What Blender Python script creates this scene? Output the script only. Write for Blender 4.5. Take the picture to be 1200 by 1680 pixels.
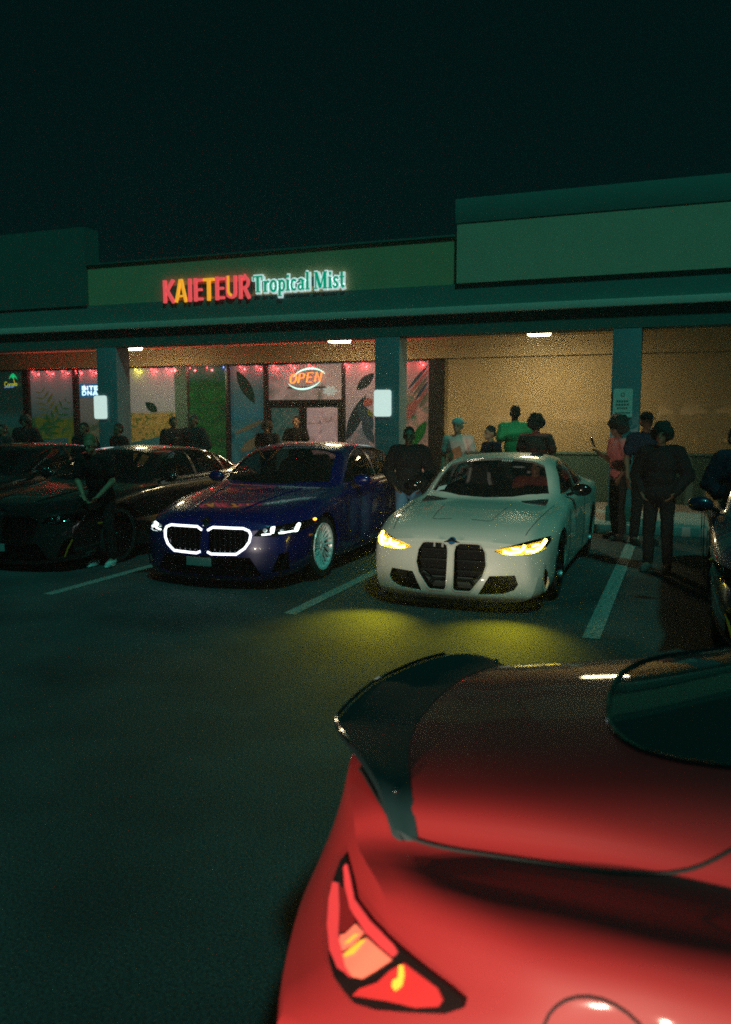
import bpy, bmesh, math, random
import numpy as np
from mathutils import Vector, Matrix
from mathutils.bvhtree import BVHTree
R = math.radians
PI = math.pi
random.seed(7)
scene = bpy.context.scene
for o in list(bpy.data.objects):
    bpy.data.objects.remove(o)

# ------------------------------------------------------------------ camera
F_PX, YAW = 1368.0, R(20.8)
PITCH = math.atan((840 - 688) / F_PX)
EYE = Vector((0, 0, 1.8))
cam_d = bpy.data.cameras.new('camera')
cam_d.sensor_fit = 'VERTICAL'
cam_d.sensor_height = 36.0
cam_d.sensor_width = 36.0 * 731 / 1024
cam_d.lens = 36.0 * F_PX / 1680.0
cam_d.clip_end = 2000
cam_d.clip_start = 0.05
cam_d.dof.use_dof = True
cam_d.dof.focus_distance = 9.5
cam_d.dof.aperture_fstop = 2.8
cam = bpy.data.objects.new('camera', cam_d)
cam.location = EYE
cam.rotation_euler = (PI / 2 - PITCH, 0, YAW)
scene.collection.objects.link(cam)
scene.camera = cam

# ------------------------------------------------------------------ night sky
world = bpy.data.worlds.new('World')
scene.world = world
world.use_nodes = True
wn = world.node_tree
wn.nodes.clear()
w_out = wn.nodes.new('ShaderNodeOutputWorld')
w_bg = wn.nodes.new('ShaderNodeBackground')
w_tc = wn.nodes.new('ShaderNodeTexCoord')
w_sep = wn.nodes.new('ShaderNodeSeparateXYZ')
w_rmp = wn.nodes.new('ShaderNodeValToRGB')
wn.links.new(w_tc.outputs['Generated'], w_sep.inputs[0])
wn.links.new(w_sep.outputs['Z'], w_rmp.inputs[0])
w_rmp.color_ramp.elements[0].position = 0.0
w_rmp.color_ramp.elements[0].color = (0.0006, 0.0082, 0.0076, 1)
w_rmp.color_ramp.elements[1].position = 0.75
w_rmp.color_ramp.elements[1].color = (0.0003, 0.0046, 0.0046, 1)
wn.links.new(w_rmp.outputs[0], w_bg.inputs['Color'])
w_bg.inputs['Strength'].default_value = 1.0
wn.links.new(w_bg.outputs[0], w_out.inputs['Surface'])

# one faint lamp for the lot's cold overhead light
sun_d = bpy.data.lights.new('lot_light', 'SUN')
sun_d.energy = 0.85
sun_d.color = (0.11, 1.0, 0.79)
sun_d.angle = R(4)
sun = bpy.data.objects.new('lot_light', sun_d)
sun.rotation_euler = (R(36), 0, R(40))
scene.collection.objects.link(sun)

# ------------------------------------------------------------------ render look
scene.view_settings.view_transform = 'Standard'
scene.view_settings.look = 'None'
scene.view_settings.exposure = 0.0
scene.view_settings.gamma = 1.0
scene.render.engine = 'CYCLES'
scene.cycles.use_denoising = False
scene.cycles.sample_clamp_indirect = 1.0
scene.cycles.sample_clamp_direct = 12.0
scene.cycles.max_bounces = 8
scene.cycles.caustics_reflective = False
scene.cycles.caustics_refractive = False
scene.cycles.filter_width = 1.8

COL = scene.collection

# ================================================================== helpers
def ray(px, py):
    fw = Vector((-math.sin(YAW) * math.cos(PITCH), math.cos(YAW) * math.cos(PITCH), -math.sin(PITCH)))
    rt = Vector((math.cos(YAW), math.sin(YAW), 0))
    up = rt.cross(fw)
    return fw + rt * ((px - 600) / F_PX) - up * ((py - 840) / F_PX)

def atY(px, py, Y):
    d = ray(px, py)
    return EYE + d * (Y / d.y)

def atZ(px, py, z):
    d = ray(px, py)
    return EYE + d * ((z - EYE.z) / d.z)

def tag(o, label, cat, group=None):
    o['label'] = label
    o['category'] = cat
    if group:
        o['group'] = group
    return o

def thing(name, label, cat, loc=(0, 0, 0), rz=0.0, group=None):
    o = bpy.data.objects.new(name, None)
    o.empty_display_size = 0.2
    COL.objects.link(o)
    o.location = loc
    o.rotation_euler = (0, 0, rz)
    return tag(o, label, cat, group)

def link(name, me, m=None, parent=None, loc=None, rot=None):
    o = bpy.data.objects.new(name, me)
    COL.objects.link(o)
    if m is not None and not me.materials:
        me.materials.append(m)
    if parent is not None:
        o.parent = parent
    if loc is not None:
        o.location = loc
    if rot is not None:
        o.rotation_euler = rot
    return o

def from_bm(name, bm, m, parent=None, smooth=None, loc=None, rot=None):
    me = bpy.data.meshes.new(name)
    bm.normal_update()
    bm.to_mesh(me)
    bm.free()
    shade(me, smooth)
    return link(name, me, m, parent, loc, rot)

def shade(me, ang):
    if ang is not None:
        me.polygons.foreach_set('use_smooth', [True] * len(me.polygons))
        me.set_sharp_from_angle(angle=R(ang))

def structure(o):
    o['kind'] = 'structure'
    return o

def bm_box(bm, a, b, bev=0.0):
    x0, y0, z0 = a
    x1, y1, z1 = b
    M = Matrix.Translation(((x0 + x1) / 2, (y0 + y1) / 2, (z0 + z1) / 2)) @ Matrix.Diagonal((abs(x1 - x0), abs(y1 - y0), abs(z1 - z0), 1))
    r = bmesh.ops.create_cube(bm, size=1.0, matrix=M)
    if bev:
        es = list({e for v in r['verts'] for e in v.link_edges})
        bmesh.ops.bevel(bm, geom=es, offset=bev, segments=2, affect='EDGES', profile=0.6)
    return bm

def box(name, a, b, m, parent=None, bev=0.0):
    return from_bm(name, bm_box(bmesh.new(), a, b, bev), m, parent, 35 if bev else None)

def bm_prism(bm, poly, axis, lo, hi):
    """extrude a 2-D polygon: axis 'x' -> poly in (y,z), 'y' -> (x,z), 'z' -> (x,y)"""
    def P(p, t):
        return {'x': (t, p[0], p[1]), 'y': (p[0], t, p[1]), 'z': (p[0], p[1], t)}[axis]
    A = [bm.verts.new(P(p, lo)) for p in poly]
    B = [bm.verts.new(P(p, hi)) for p in poly]
    n = len(poly)
    fs = [bm.faces.new(A), bm.faces.new(B)]
    for i in range(n):
        fs.append(bm.faces.new((A[i], A[(i + 1) % n], B[(i + 1) % n], B[i])))
    bmesh.ops.recalc_face_normals(bm, faces=fs)
    return bm

def bm_tube(bm, pts, r, seg=8, closed=False, caps=True):
    pts = [Vector(p) for p in pts]
    n = len(pts)
    rs = r if isinstance(r, (list, tuple)) else [r] * n
    rings = []
    prev = None
    for i, p in enumerate(pts):
        if closed:
            t = pts[(i + 1) % n] - pts[i - 1]
        else:
            t = pts[min(i + 1, n - 1)] - pts[max(i - 1, 0)]
        t.normalize()
        if prev is None:
            up = Vector((0, 0, 1)) if abs(t.z) < 0.9 else Vector((1, 0, 0))
            a = t.cross(up).normalized()
        else:
            a = (prev - t * prev.dot(t)).normalized()
        prev = a
        b = t.cross(a)
        rings.append([bm.verts.new(p + (a * math.cos(2 * PI * k / seg) + b * math.sin(2 * PI * k / seg)) * rs[i]) for k in range(seg)])
    m = n if closed else n - 1
    for i in range(m):
        A, B = rings[i], rings[(i + 1) % n]
        for k in range(seg):
            bm.faces.new((A[k], A[(k + 1) % seg], B[(k + 1) % seg], B[k]))
    if caps and not closed:
        bm.faces.new(rings[0][::-1])
        bm.faces.new(rings[-1])
    return bm

def tube(name, pts, r, m, parent=None, seg=8, closed=False):
    return from_bm(name, bm_tube(bmesh.new(), pts, r, seg, closed), m, parent, 50)

def bm_lathe(bm, prof, seg=32, axis='y', caps=True):
    """prof: (radius, along-axis) pairs"""
    rings = []
    for r, t in prof:
        ring = []
        for k in range(seg):
            c, s = math.cos(2 * PI * k / seg) * r, math.sin(2 * PI * k / seg) * r
            ring.append(bm.verts.new({'y': (c, t, s), 'z': (c, s, t), 'x': (t, c, s)}[axis]))
        rings.append(ring)
    for A, B in zip(rings, rings[1:]):
        for k in range(seg):
            bm.faces.new((A[k], A[(k + 1) % seg], B[(k + 1) % seg], B[k]))
    if caps and prof[0][0] > 1e-5:
        bm.faces.new(rings[0])
    if caps and prof[-1][0] > 1e-5:
        bm.faces.new(rings[-1])
    bmesh.ops.remove_doubles(bm, verts=bm.verts, dist=1e-6)
    bmesh.ops.recalc_face_normals(bm, faces=bm.faces)
    return bm

def bm_ellipsoid(bm, c, r, rot=None, u=16, v=10):
    M = Matrix.Translation(c) @ (rot.to_4x4() if rot is not None else Matrix()) @ Matrix.Diagonal((r[0], r[1], r[2], 1))
    bmesh.ops.create_uvsphere(bm, u_segments=u, v_segments=v, radius=1.0, matrix=M)

def bm_ribbon(bm, pts, w, lo, hi):
    """a flat stroke in the x-z plane with mitred joints, from y=lo (front) to y=hi"""
    n = len(pts)
    L, Rr = [], []
    for i in range(n):
        p = Vector(pts[i])
        d0 = (p - Vector(pts[i - 1])).normalized() if i else None
        d1 = (Vector(pts[i + 1]) - p).normalized() if i < n - 1 else None
        if d0 is None: d0 = d1
        if d1 is None: d1 = d0
        nn = Vector((-(d0.y + d1.y), d0.x + d1.x))
        nn = nn.normalized() if nn.length > 1e-4 else Vector((-d0.y, d0.x))
        k = max(0.35, nn.dot(Vector((-d0.y, d0.x))))
        ww = w[i] if isinstance(w, (list, tuple)) else w
        L.append(p + nn * (ww / 2 / k))
        Rr.append(p - nn * (ww / 2 / k))
    fs = []
    VL = [[bm.verts.new((q.x, y, q.y)) for q in L] for y in (lo, hi)]
    VR = [[bm.verts.new((q.x, y, q.y)) for q in Rr] for y in (lo, hi)]
    for i in range(n - 1):
        fs.append(bm.faces.new((VL[0][i], VL[0][i + 1], VR[0][i + 1], VR[0][i])))
        fs.append(bm.faces.new((VL[1][i], VR[1][i], VR[1][i + 1], VL[1][i + 1])))
        fs.append(bm.faces.new((VL[0][i], VL[1][i], VL[1][i + 1], VL[0][i + 1])))
        fs.append(bm.faces.new((VR[0][i], VR[0][i + 1], VR[1][i + 1], VR[1][i])))
    for i in (0, n - 1):
        fs.append(bm.faces.new((VL[0][i], VR[0][i], VR[1][i], VL[1][i])))
    bmesh.ops.recalc_face_normals(bm, faces=fs)

def evaluated(o):
    dg = bpy.context.evaluated_depsgraph_get()
    me = bpy.data.meshes.new_from_object(o.evaluated_get(dg), preserve_all_data_layers=True, depsgraph=dg)
    return me

# ================================================================== materials
MATS = {}
def mat(name, col=(0.5, 0.5, 0.5), rough=0.5, metal=0.0, coat=0.0, emit=None, es=0.0, spec=0.5, noise=0.0, nscale=8.0, bump=0.0, bscale=60.0, trans=0.0, ior=1.45, alpha=1.0):
    if name in MATS:
        return MATS[name]
    m = bpy.data.materials.new(name)
    m.use_nodes = True
    nt = m.node_tree
    b = nt.nodes['Principled BSDF']
    b.inputs['Base Color'].default_value = (*col, 1)
    b.inputs['Roughness'].default_value = rough
    b.inputs['Metallic'].default_value = metal
    b.inputs['Coat Weight'].default_value = coat
    b.inputs['Coat Roughness'].default_value = 0.04
    b.inputs['Specular IOR Level'].default_value = spec
    b.inputs['Transmission Weight'].default_value = trans
    b.inputs['IOR'].default_value = ior
    b.inputs['Alpha'].default_value = alpha
    if emit:
        b.inputs['Emission Color'].default_value = (*emit, 1)
        b.inputs['Emission Strength'].default_value = es
    tc = nt.nodes.new('ShaderNodeTexCoord')
    if noise:
        n = nt.nodes.new('ShaderNodeTexNoise')
        n.inputs['Scale'].default_value = nscale
        n.inputs['Detail'].default_value = 6
        nt.links.new(tc.outputs['Object'], n.inputs['Vector'])
        mx = nt.nodes.new('ShaderNodeMix')
        mx.data_type = 'RGBA'
        mx.inputs[6].default_value = (*[c * (1 - noise) for c in col], 1)
        mx.inputs[7].default_value = (*[min(1, c * (1 + noise)) for c in col], 1)
        nt.links.new(n.outputs['Fac'], mx.inputs[0])
        nt.links.new(mx.outputs[2], b.inputs['Base Color'])
    if bump:
        n2 = nt.nodes.new('ShaderNodeTexNoise')
        n2.inputs['Scale'].default_value = bscale
        n2.inputs['Detail'].default_value = 5
        nt.links.new(tc.outputs['Object'], n2.inputs['Vector'])
        bp = nt.nodes.new('ShaderNodeBump')
        bp.inputs['Strength'].default_value = bump
        bp.inputs['Distance'].default_value = 0.01
        nt.links.new(n2.outputs['Fac'], bp.inputs['Height'])
        nt.links.new(bp.outputs[0], b.inputs['Normal'])
    MATS[name] = m
    return m

def paint(name, col, flake=0.0, rough=0.35, coat=1.0, metal=0.0):
    m = mat(name, col, rough, metal, coat, noise=0.03, nscale=3)
    return m

def asphalt_mat():
    m = mat('asphalt', (0.05, 0.05, 0.05), 0.8, spec=0.35)
    nt = m.node_tree
    b = nt.nodes['Principled BSDF']
    tc = nt.nodes.new('ShaderNodeTexCoord')
    def noise(s, d=6):
        n = nt.nodes.new('ShaderNodeTexNoise')
        n.inputs['Scale'].default_value = s
        n.inputs['Detail'].default_value = d
        nt.links.new(tc.outputs['Object'], n.inputs['Vector'])
        return n
    big, fine = noise(0.9, 9), noise(90, 3)
    r1 = nt.nodes.new('ShaderNodeValToRGB')
    r1.color_ramp.elements[0].position = 0.3
    r1.color_ramp.elements[0].color = (0.026, 0.032, 0.034, 1)
    r1.color_ramp.elements[1].position = 0.7
    r1.color_ramp.elements[1].color = (0.072, 0.082, 0.084, 1)
    nt.links.new(big.outputs['Fac'], r1.inputs[0])
    r2 = nt.nodes.new('ShaderNodeValToRGB')
    r2.color_ramp.elements[0].position = 0.35
    r2.color_ramp.elements[0].color = (0.45, 0.45, 0.45, 1)
    r2.color_ramp.elements[1].position = 0.75
    r2.color_ramp.elements[1].color = (1.7, 1.7, 1.7, 1)
    nt.links.new(fine.outputs['Fac'], r2.inputs[0])
    mu = nt.nodes.new('ShaderNodeMix')
    mu.data_type = 'RGBA'
    mu.blend_type = 'MULTIPLY'
    mu.inputs[0].default_value = 1.0
    nt.links.new(r1.outputs[0], mu.inputs[6])
    nt.links.new(r2.outputs[0], mu.inputs[7])
    nt.links.new(mu.outputs[2], b.inputs['Base Color'])
    bp = nt.nodes.new('ShaderNodeBump')
    bp.inputs['Strength'].default_value = 0.7
    bp.inputs['Distance'].default_value = 0.008
    nt.links.new(fine.outputs['Fac'], bp.inputs['Height'])
    nt.links.new(bp.outputs[0], b.inputs['Normal'])
    return m

def worn_line_mat():
    m = mat('worn_line_paint', (0.5, 0.5, 0.48), 0.7)
    nt = m.node_tree
    b = nt.nodes['Principled BSDF']
    tc = nt.nodes.new('ShaderNodeTexCoord')
    n = nt.nodes.new('ShaderNodeTexNoise')
    n.inputs['Scale'].default_value = 30
    n.inputs['Detail'].default_value = 8
    nt.links.new(tc.outputs['Object'], n.inputs['Vector'])
    r = nt.nodes.new('ShaderNodeValToRGB')
    r.color_ramp.elements[0].position = 0.36
    r.color_ramp.elements[0].color = (0.14, 0.14, 0.135, 1)
    r.color_ramp.elements[1].position = 0.60
    r.color_ramp.elements[1].color = (0.34, 0.34, 0.32, 1)
    nt.links.new(n.outputs['Fac'], r.inputs[0])
    nt.links.new(r.outputs[0], b.inputs['Base Color'])
    return m

M_ASPH = asphalt_mat()
M_LINE = worn_line_mat()
M_CONC = mat('concrete', (0.26, 0.26, 0.25), 0.85, noise=0.25, nscale=3, bump=0.3, bscale=120)
M_TAN = mat('tan_stucco', (0.50, 0.37, 0.20), 0.9, noise=0.10, nscale=2.5, bump=0.35, bscale=140)
M_TEAL = mat('grey_green_stucco', (0.10, 0.19, 0.165), 0.85, noise=0.12, nscale=3, bump=0.3, bscale=120)
M_DKTEAL = mat('dark_and_shade_toned_stucco', (0.055, 0.125, 0.105), 0.85, noise=0.12, nscale=3, bump=0.3, bscale=120)
M_BAND = mat('pale_grey_trim', (0.62, 0.50, 0.42), 0.7, noise=0.1, nscale=4)
M_COLM = mat('blue_grey_column_paint', (0.14, 0.22, 0.25), 0.7, noise=0.15, nscale=3, bump=0.2, bscale=90)
M_FRAME = mat('black_window_frame', (0.015, 0.017, 0.017), 0.35)
M_BLACK = mat('black_plastic', (0.007, 0.008, 0.009), 0.7, spec=0.06)
M_GLOSSB = mat('gloss_black', (0.006, 0.006, 0.007), 0.12, coat=0.6)
M_RUB = mat('tyre_rubber', (0.018, 0.018, 0.018), 0.8)
M_RIM = mat('polished_rim', (0.85, 0.85, 0.85), 0.30, metal=.15)
M_DRIM = mat('dark_rim', (0.05, 0.05, 0.055), 0.25, metal=1.0)
M_DISC = mat('brake_disc', (0.35, 0.34, 0.33), 0.4, metal=1.0)
M_CARG = mat('car_glass', (0.01, 0.015, 0.015), 0.02, alpha=0.35, spec=0.6)
M_LENS = mat('clear_lens', (0.02, 0.02, 0.02), 0.03, alpha=0.08, spec=0.8)
M_CHROME = mat('chrome', (0.7, 0.7, 0.7), 0.1, metal=1.0)
M_SEAM = mat('panel_gap', (0.01, 0.01, 0.01), 0.8)
M_INT = mat('cabin_black', (0.02, 0.02, 0.022), 0.7)
M_SEATW = mat('white_seat_trim', (0.55, 0.58, 0.58), 0.5)
M_ORANGE = mat('amber_reflector', (0.7, 0.18, 0.02), 0.25, emit=None)

# ================================================================== ground
def sheet(name, x0, x1, y0, y1, z, m, parent=None):
    bm = bmesh.new()
    bm.faces.new([bm.verts.new(p) for p in ((x0, y0, z), (x1, y0, z), (x1, y1, z), (x0, y1, z))])
    return from_bm(name, bm, m, parent)

structure(sheet('ground', -400, 400, -400, 400, 0.0, M_ASPH))
line_x = [-11.52, -8.80, -6.08, -3.36, -0.65, 2.07, 4.79]
marks = structure(bpy.data.objects.new('parking_markings', None))
COL.objects.link(marks)
for i, x in enumerate(line_x):
    y0 = {-0.65: 6.95, -3.36: 6.85}.get(x, 6.75)
    sheet('parking_line', x - 0.052 - (0.02 if x == -0.65 else 0.01), x + 0.052 + (0.02 if x == -0.65 else 0.01), y0, 13.45, 0.004, M_LINE, marks)
# raised pavement with kerb and joints between slabs
KY = 13.62
pave = structure(bpy.data.objects.new('pavement', None))
COL.objects.link(pave)
box('kerb', (-30, KY, 0), (14, KY + 0.15, 0.148), M_CONC, pave, 0.02)
for i in range(29):
    x = -30 + i * 1.52
    for (ya, yb) in ((KY + 0.156, 15.45), (15.462, 17.22)):
        box('slab', (x + 0.006, ya, 0), (x + 1.514, yb, 0.15 + random.uniform(-.002, .002)), M_CONC, pave)

# ================================================================== building
CY_, BY = 14.1, 17.3
bld = thing('shop_building', 'long low shopping strip building with tan walls, covered walkway and lit shop front', 'building', (-5, BY, 0.0))
bld_off = Vector(bld.location)
def bbox(name, a, b, m, bev=0.0, parent=None):
    off = bld_off
    return box(name, [a[i] - off[i] for i in range(3)], [b[i] - off[i] for i in range(3)], m, parent or bld, bev)

XL, XR = -30.0, 14.0
# back wall above the shop glass (bulkhead) and solid wall right of the shop
bbox('bulkhead', (XL, BY - 0.10, 3.08), (XR, BY + 0.3, 3.62), M_TAN)
bbox('wall', (-4.78, BY, 1.10), (XR, BY + 0.3, 3.08), M_TAN)
bbox('wainscot', (-4.78, BY - 0.05, 0.14), (XR, BY + 0.3, 1.097), M_DKTEAL)
bbox('wainscot_cap', (-4.78, BY - 0.075, 1.10), (XR, BY - 0.002, 1.15), M_TEAL, 0.008)
bbox('interior_backing', (XL, BY + 0.9, 0.14), (-4.9, BY + 1.0, 3.08), M_BLACK)
# soffit, fascia and parapets
bbox('soffit', (XL, CY_ + 0.45, 3.47), (XR, BY + 0.2, 3.55), M_TAN)
bbox('fascia', (XL, CY_, 3.25), (XR, CY_ + 0.45, 3.58), M_DKTEAL)
bbox('cornice', (XL, CY_ - 0.10, 3.583), (XR, CY_ + 0.40, 3.70), M_BAND, 0.01)
bbox('frieze', (XL, CY_ - 0.01, 3.703), (XR, CY_ + 0.40, 4.08), M_TEAL)
bbox('parapet', (-11.35, CY_ + 0.02, 4.083), (-3.70, CY_ + 0.40, 4.86), M_TAN)
bbox('parapet_cap', (-11.35, CY_ - 0.02, 4.863), (-3.70, CY_ + 0.44, 4.90), M_DKTEAL, 0.008)
M_GREYT = mat('grey_tan_stucco', (0.58, 0.42, 0.30), 0.9, noise=0.08, nscale=2.5, bump=0.35, bscale=140)
bbox('tall_parapet', (-3.69, CY_ - 0.06, 4.083), (XR, CY_ + 0.40, 5.06), M_GREYT)
bbox('tall_parapet_cap', (-3.72, CY_ - 0.075, 5.063), (XR, CY_ + 0.46, 5.46), M_TEAL, 0.01)
bbox('shade_toned_parapet', (XL, CY_ - 0.04, 4.083), (-11.36, CY_ + 0.40, 5.62), M_DKTEAL)  # same wall colour in shadow; the shade is put into darker stucco
bbox('roof_deck', (XL, CY_ + 0.45, 3.60), (XR, BY + 9, 3.75), M_DKTEAL)
bbox('rear_mass', (XL, BY + 1.1, 0.14), (XR, BY + 9, 3.55), M_DKTEAL)
for (xa, xb) in ((-17.2, -16.72), (-11.2, -10.72), (-5.18, -4.72), (-1.12, -0.68), (4.6, 5.05)):
    c = bbox('column', (xa, CY_ + 0.005, 0.15), (xb, CY_ + 0.44, 3.248), M_COLM, 0.012)
    bbox('column_base', (xa - 0.03, CY_ - 0.025, 0.15), (xb + 0.03, CY_ + 0.46, 0.40), M_DKTEAL, 0.01, None)

# soffit lamps
M_LAMP = mat('soffit_diffuser', (0.9, 0.9, 0.85), 0.5, emit=(1.0, 0.84, 0.50), es=36.0)
for i, px in enumerate((216, 557, 884)):
    p = atY(px, 560, 15.7)
    t = thing('soffit_lamp', ('small glowing white lamp under the walkway roof beside the column with the smaller white plate',
                              'small glowing white lamp under the walkway roof outside the neon OPEN sign',
                              'small glowing white lamp under the walkway roof in front of the bare tan wall')[i], 'lamp', (p.x, 15.7, 3.47))
    box('housing', (-0.25, -0.14, -0.035), (0.25, 0.14, -0.001), M_BAND, t, 0.006)
    bm = bmesh.new()
    bm_prism(bm, [(-0.24, -0.036), (0.24, -0.036), (0.18, -0.14), (-0.18, -0.14)], 'y', -0.12, 0.12)
    from_bm('diffuser', bm, M_LAMP, t)
    ld = bpy.data.lights.new('lamp_light', 'AREA')
    ld.shape = 'RECTANGLE'
    ld.size, ld.size_y = .40, .22
    ld.energy = (26, 28, 32)[i]
    ld.color = (1.0, .82, .44)
    lo = bpy.data.objects.new('lamp_light', ld)
    COL.objects.link(lo); lo.parent = t
    lo.location = (0, 0, -.145)

# ------------------------------------------------------------------ shop glass
def film(name, stops, noise_cols=None, nscale=3.0, z_mural=0.45, es=1.0, pattern='noise', seed=0.0, lobes=0.5):
    """printed, back-lit window film. stops: (height 0..1, colour); mural colours below z_mural"""
    m = bpy.data.materials.new(name)
    m.use_nodes = True
    nt = m.node_tree
    b = nt.nodes['Principled BSDF']
    b.inputs['Roughness'].default_value = 0.12
    tc = nt.nodes.new('ShaderNodeTexCoord')
    sp = nt.nodes.new('ShaderNodeSeparateXYZ')
    nt.links.new(tc.outputs['Generated'], sp.inputs[0])
    r = nt.nodes.new('ShaderNodeValToRGB')
    els = r.color_ramp.elements
    while len(els) < len(stops):
        els.new(0.5)
    for e, (p, c) in zip(els, stops):
        e.position = p
        e.color = (*c, 1)
    nt.links.new(sp.outputs['Z'], r.inputs[0])
    out = r.outputs[0]
    if noise_cols:
        mp = nt.nodes.new('ShaderNodeMapping')
        mp.inputs['Location'].default_value = (seed, seed * 0.7, seed * 1.3)
        nt.links.new(tc.outputs['Object'], mp.inputs['Vector'])
        n = nt.nodes.new('ShaderNodeTexNoise' if pattern == 'noise' else 'ShaderNodeTexVoronoi')
        n.inputs['Scale'].default_value = nscale
        if pattern == 'noise':
            n.inputs['Detail'].default_value = 7
            n.inputs['Distortion'].default_value = 1.4
        nt.links.new(mp.outputs[0], n.inputs['Vector'])
        r2 = nt.nodes.new('ShaderNodeValToRGB')
        e2 = r2.color_ramp.elements
        while len(e2) < len(noise_cols):
            e2.new(0.5)
        k = len(noise_cols)
        for i, (e, c) in enumerate(zip(e2, noise_cols)):
            e.position = 0.28 + 0.46 * i / (k - 1)
            e.color = (*c, 1)
        nt.links.new(n.outputs[0] if pattern == 'noise' else n.outputs['Distance'], r2.inputs[0])
        # wavy border between plain film and mural
        n3 = nt.nodes.new('ShaderNodeTexNoise')
        n3.inputs['Scale'].default_value = 2.2
        nt.links.new(mp.outputs[0], n3.inputs['Vector'])
        ma = nt.nodes.new('ShaderNodeMath')
        ma.operation = 'MULTIPLY_ADD'
        ma.inputs[1].default_value = lobes * 0.3
        nt.links.new(n3.outputs['Fac'], ma.inputs[0])
        nt.links.new(sp.outputs['Z'], ma.inputs[2])
        mr = nt.nodes.new('ShaderNodeMapRange')
        mr.inputs['From Min'].default_value = z_mural + lobes * 0.15 - 0.015
        mr.inputs['From Max'].default_value = z_mural + lobes * 0.15 + 0.015
        nt.links.new(ma.outputs[0], mr.inputs[0])
        mx = nt.nodes.new('ShaderNodeMix')
        mx.data_type = 'RGBA'
        nt.links.new(mr.outputs[0], mx.inputs[0])
        nt.links.new(r2.outputs[0], mx.inputs[6])
        nt.links.new(out, mx.inputs[7])
        out = mx.outputs[2]
    nt.links.new(out, b.inputs['Base Color'])
    nt.links.new(out, b.inputs['Emission Color'])
    b.inputs['Emission Strength'].default_value = es
    return m

LAV = (0.22, 0.21, 0.21)
GREY = (0.17, 0.19, 0.18)
TEALG = (0.02, 0.13, 0.10)
DKG = (0.006, 0.035, 0.026)
shop = thing('shop', 'glazed shop front with black frames and printed window film under the tan bulkhead', 'shop', (-10, BY, 0.15))
SO = Vector(shop.location)
def sbox(name, a, b, m, bev=0.0, parent=None):
    return box(name, [a[i] - SO[i] for i in range(3)], [b[i] - SO[i] for i in range(3)], m, parent or shop, bev)
GT, GB = 3.04, 0.55
def wx(px):
    return atY(px, 650, BY).x
panes = [
    (-60, 40, film('film_dark', [(0, TEALG), (.2, DKG), (.5, (.01, .07, .06)), (.6, DKG), (1, DKG)], [(.004, .03, .02), (.02, .07, .04), (.05, .10, .03)], 4, .42, .35, seed=2)),
    (50, 122, film('film_leafy', [(0, TEALG), (.28, TEALG), (.55, (.05, .11, .10)), (.8, GREY), (1, GREY)], [(.004, .03, .015), (.02, .09, .03), (.10, .13, .01), (.015, .06, .03)], 2.2, .52, .30, seed=5)),
    (130, 203, film('film_grey', [(0, TEALG), (.3, (.03, .08, .06)), (.5, (.12, .14, .12)), (1, LAV)], [(.004, .03, .02), (.06, .09, .05), (.16, .16, .10)], 3, .46, .30, seed=9)),
    (211, 290, film('film_gold_leaves', [(0, TEALG), (.2, TEALG), (.5, GREY), (1, LAV)], [(.01, .035, .015), (.06, .085, .012), (.24, .16, .045), (.13, .10, .02), (.01, .04, .02)], 7, .565, .42, seed=1, lobes=.12)),
    (310, 372, film('film_dark_palm', [(0, DKG), (.5, (.008, .045, .02)), (.86, (.01, .05, .03)), (1, (.03, .07, .05))], [(.004, .025, .012), (.006, .05, .012), (.012, .10, .02)], 1.6, .86, .5, seed=4)),
    (378, 434, film('film_waterfall', [(0, (.03, .09, .08)), (.25, (.01, .10, .10)), (.45, (.005, .09, .12)), (.75, (.04, .10, .10)), (1, (.16, .15, .14))], [(.006, .04, .04), (.015, .09, .10), (.07, .11, .09)], 2.0, .5, .42, seed=7)),
]
M_TRANS = film('film_transom', [(0, (.20, .15, .13)), (.5, (.27, .20, .18)), (1, (.20, .15, .14))], [(.10, .09, .07), (.26, .19, .17), (.30, .22, .20)], 1.5, 1.2, .62, seed=3, lobes=.1)
M_DOORL = film('film_door_dark', [(0, (.02, .06, .05)), (1, (.03, .09, .08))], [(.008, .04, .035), (.025, .08, .07), (.09, .10, .08)], 4, 1.2, .45, seed=6, lobes=.1)
M_DOORR = film('film_door_notices', [(0, (.2, .14, .13)), (1, (.3, .2, .2))], [(.12, .08, .075), (.26, .17, .165), (.34, .22, .22)], 5, 1.2, .75, seed=8, lobes=.1)
M_BIRD = film('film_bird', [(0, (.05, .10, .11)), (.3, (.14, .13, .13)), (1, (.26, .17, .165))], [(.03, .06, .07), (.10, .09, .09), (.22, .12, .11)], 2.4, .4, .62, seed=11, lobes=.8)
M_BIRD2 = film('film_feathers', [(0, (.02, .12, .05)), (.3, (.08, .11, .05)), (.6, (.20, .13, .11)), (1, (.22, .12, .11))], [(.01, .08, .03), (.10, .09, .06), (.26, .13, .10), (.05, .06, .04)], 4.0, .75, .55, seed=13, lobes=.8)
for i, (a, b, m) in enumerate(panes):
    sbox('window_pane', (wx(a), BY + 0.02, GB), (wx(b), BY + 0.035, GT), m)
sbox('window_pane', (wx(567), BY + 0.02, GB), (wx(640), BY + 0.035, GT), M_BIRD)
sbox('window_pane', (wx(648), BY + 0.02, GB), (wx(705), BY + 0.035, GT), M_BIRD2)
sbox('transom_pane', (wx(441), BY + 0.02, 2.24), (wx(562), BY + 0.035, GT), M_TRANS)
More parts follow.
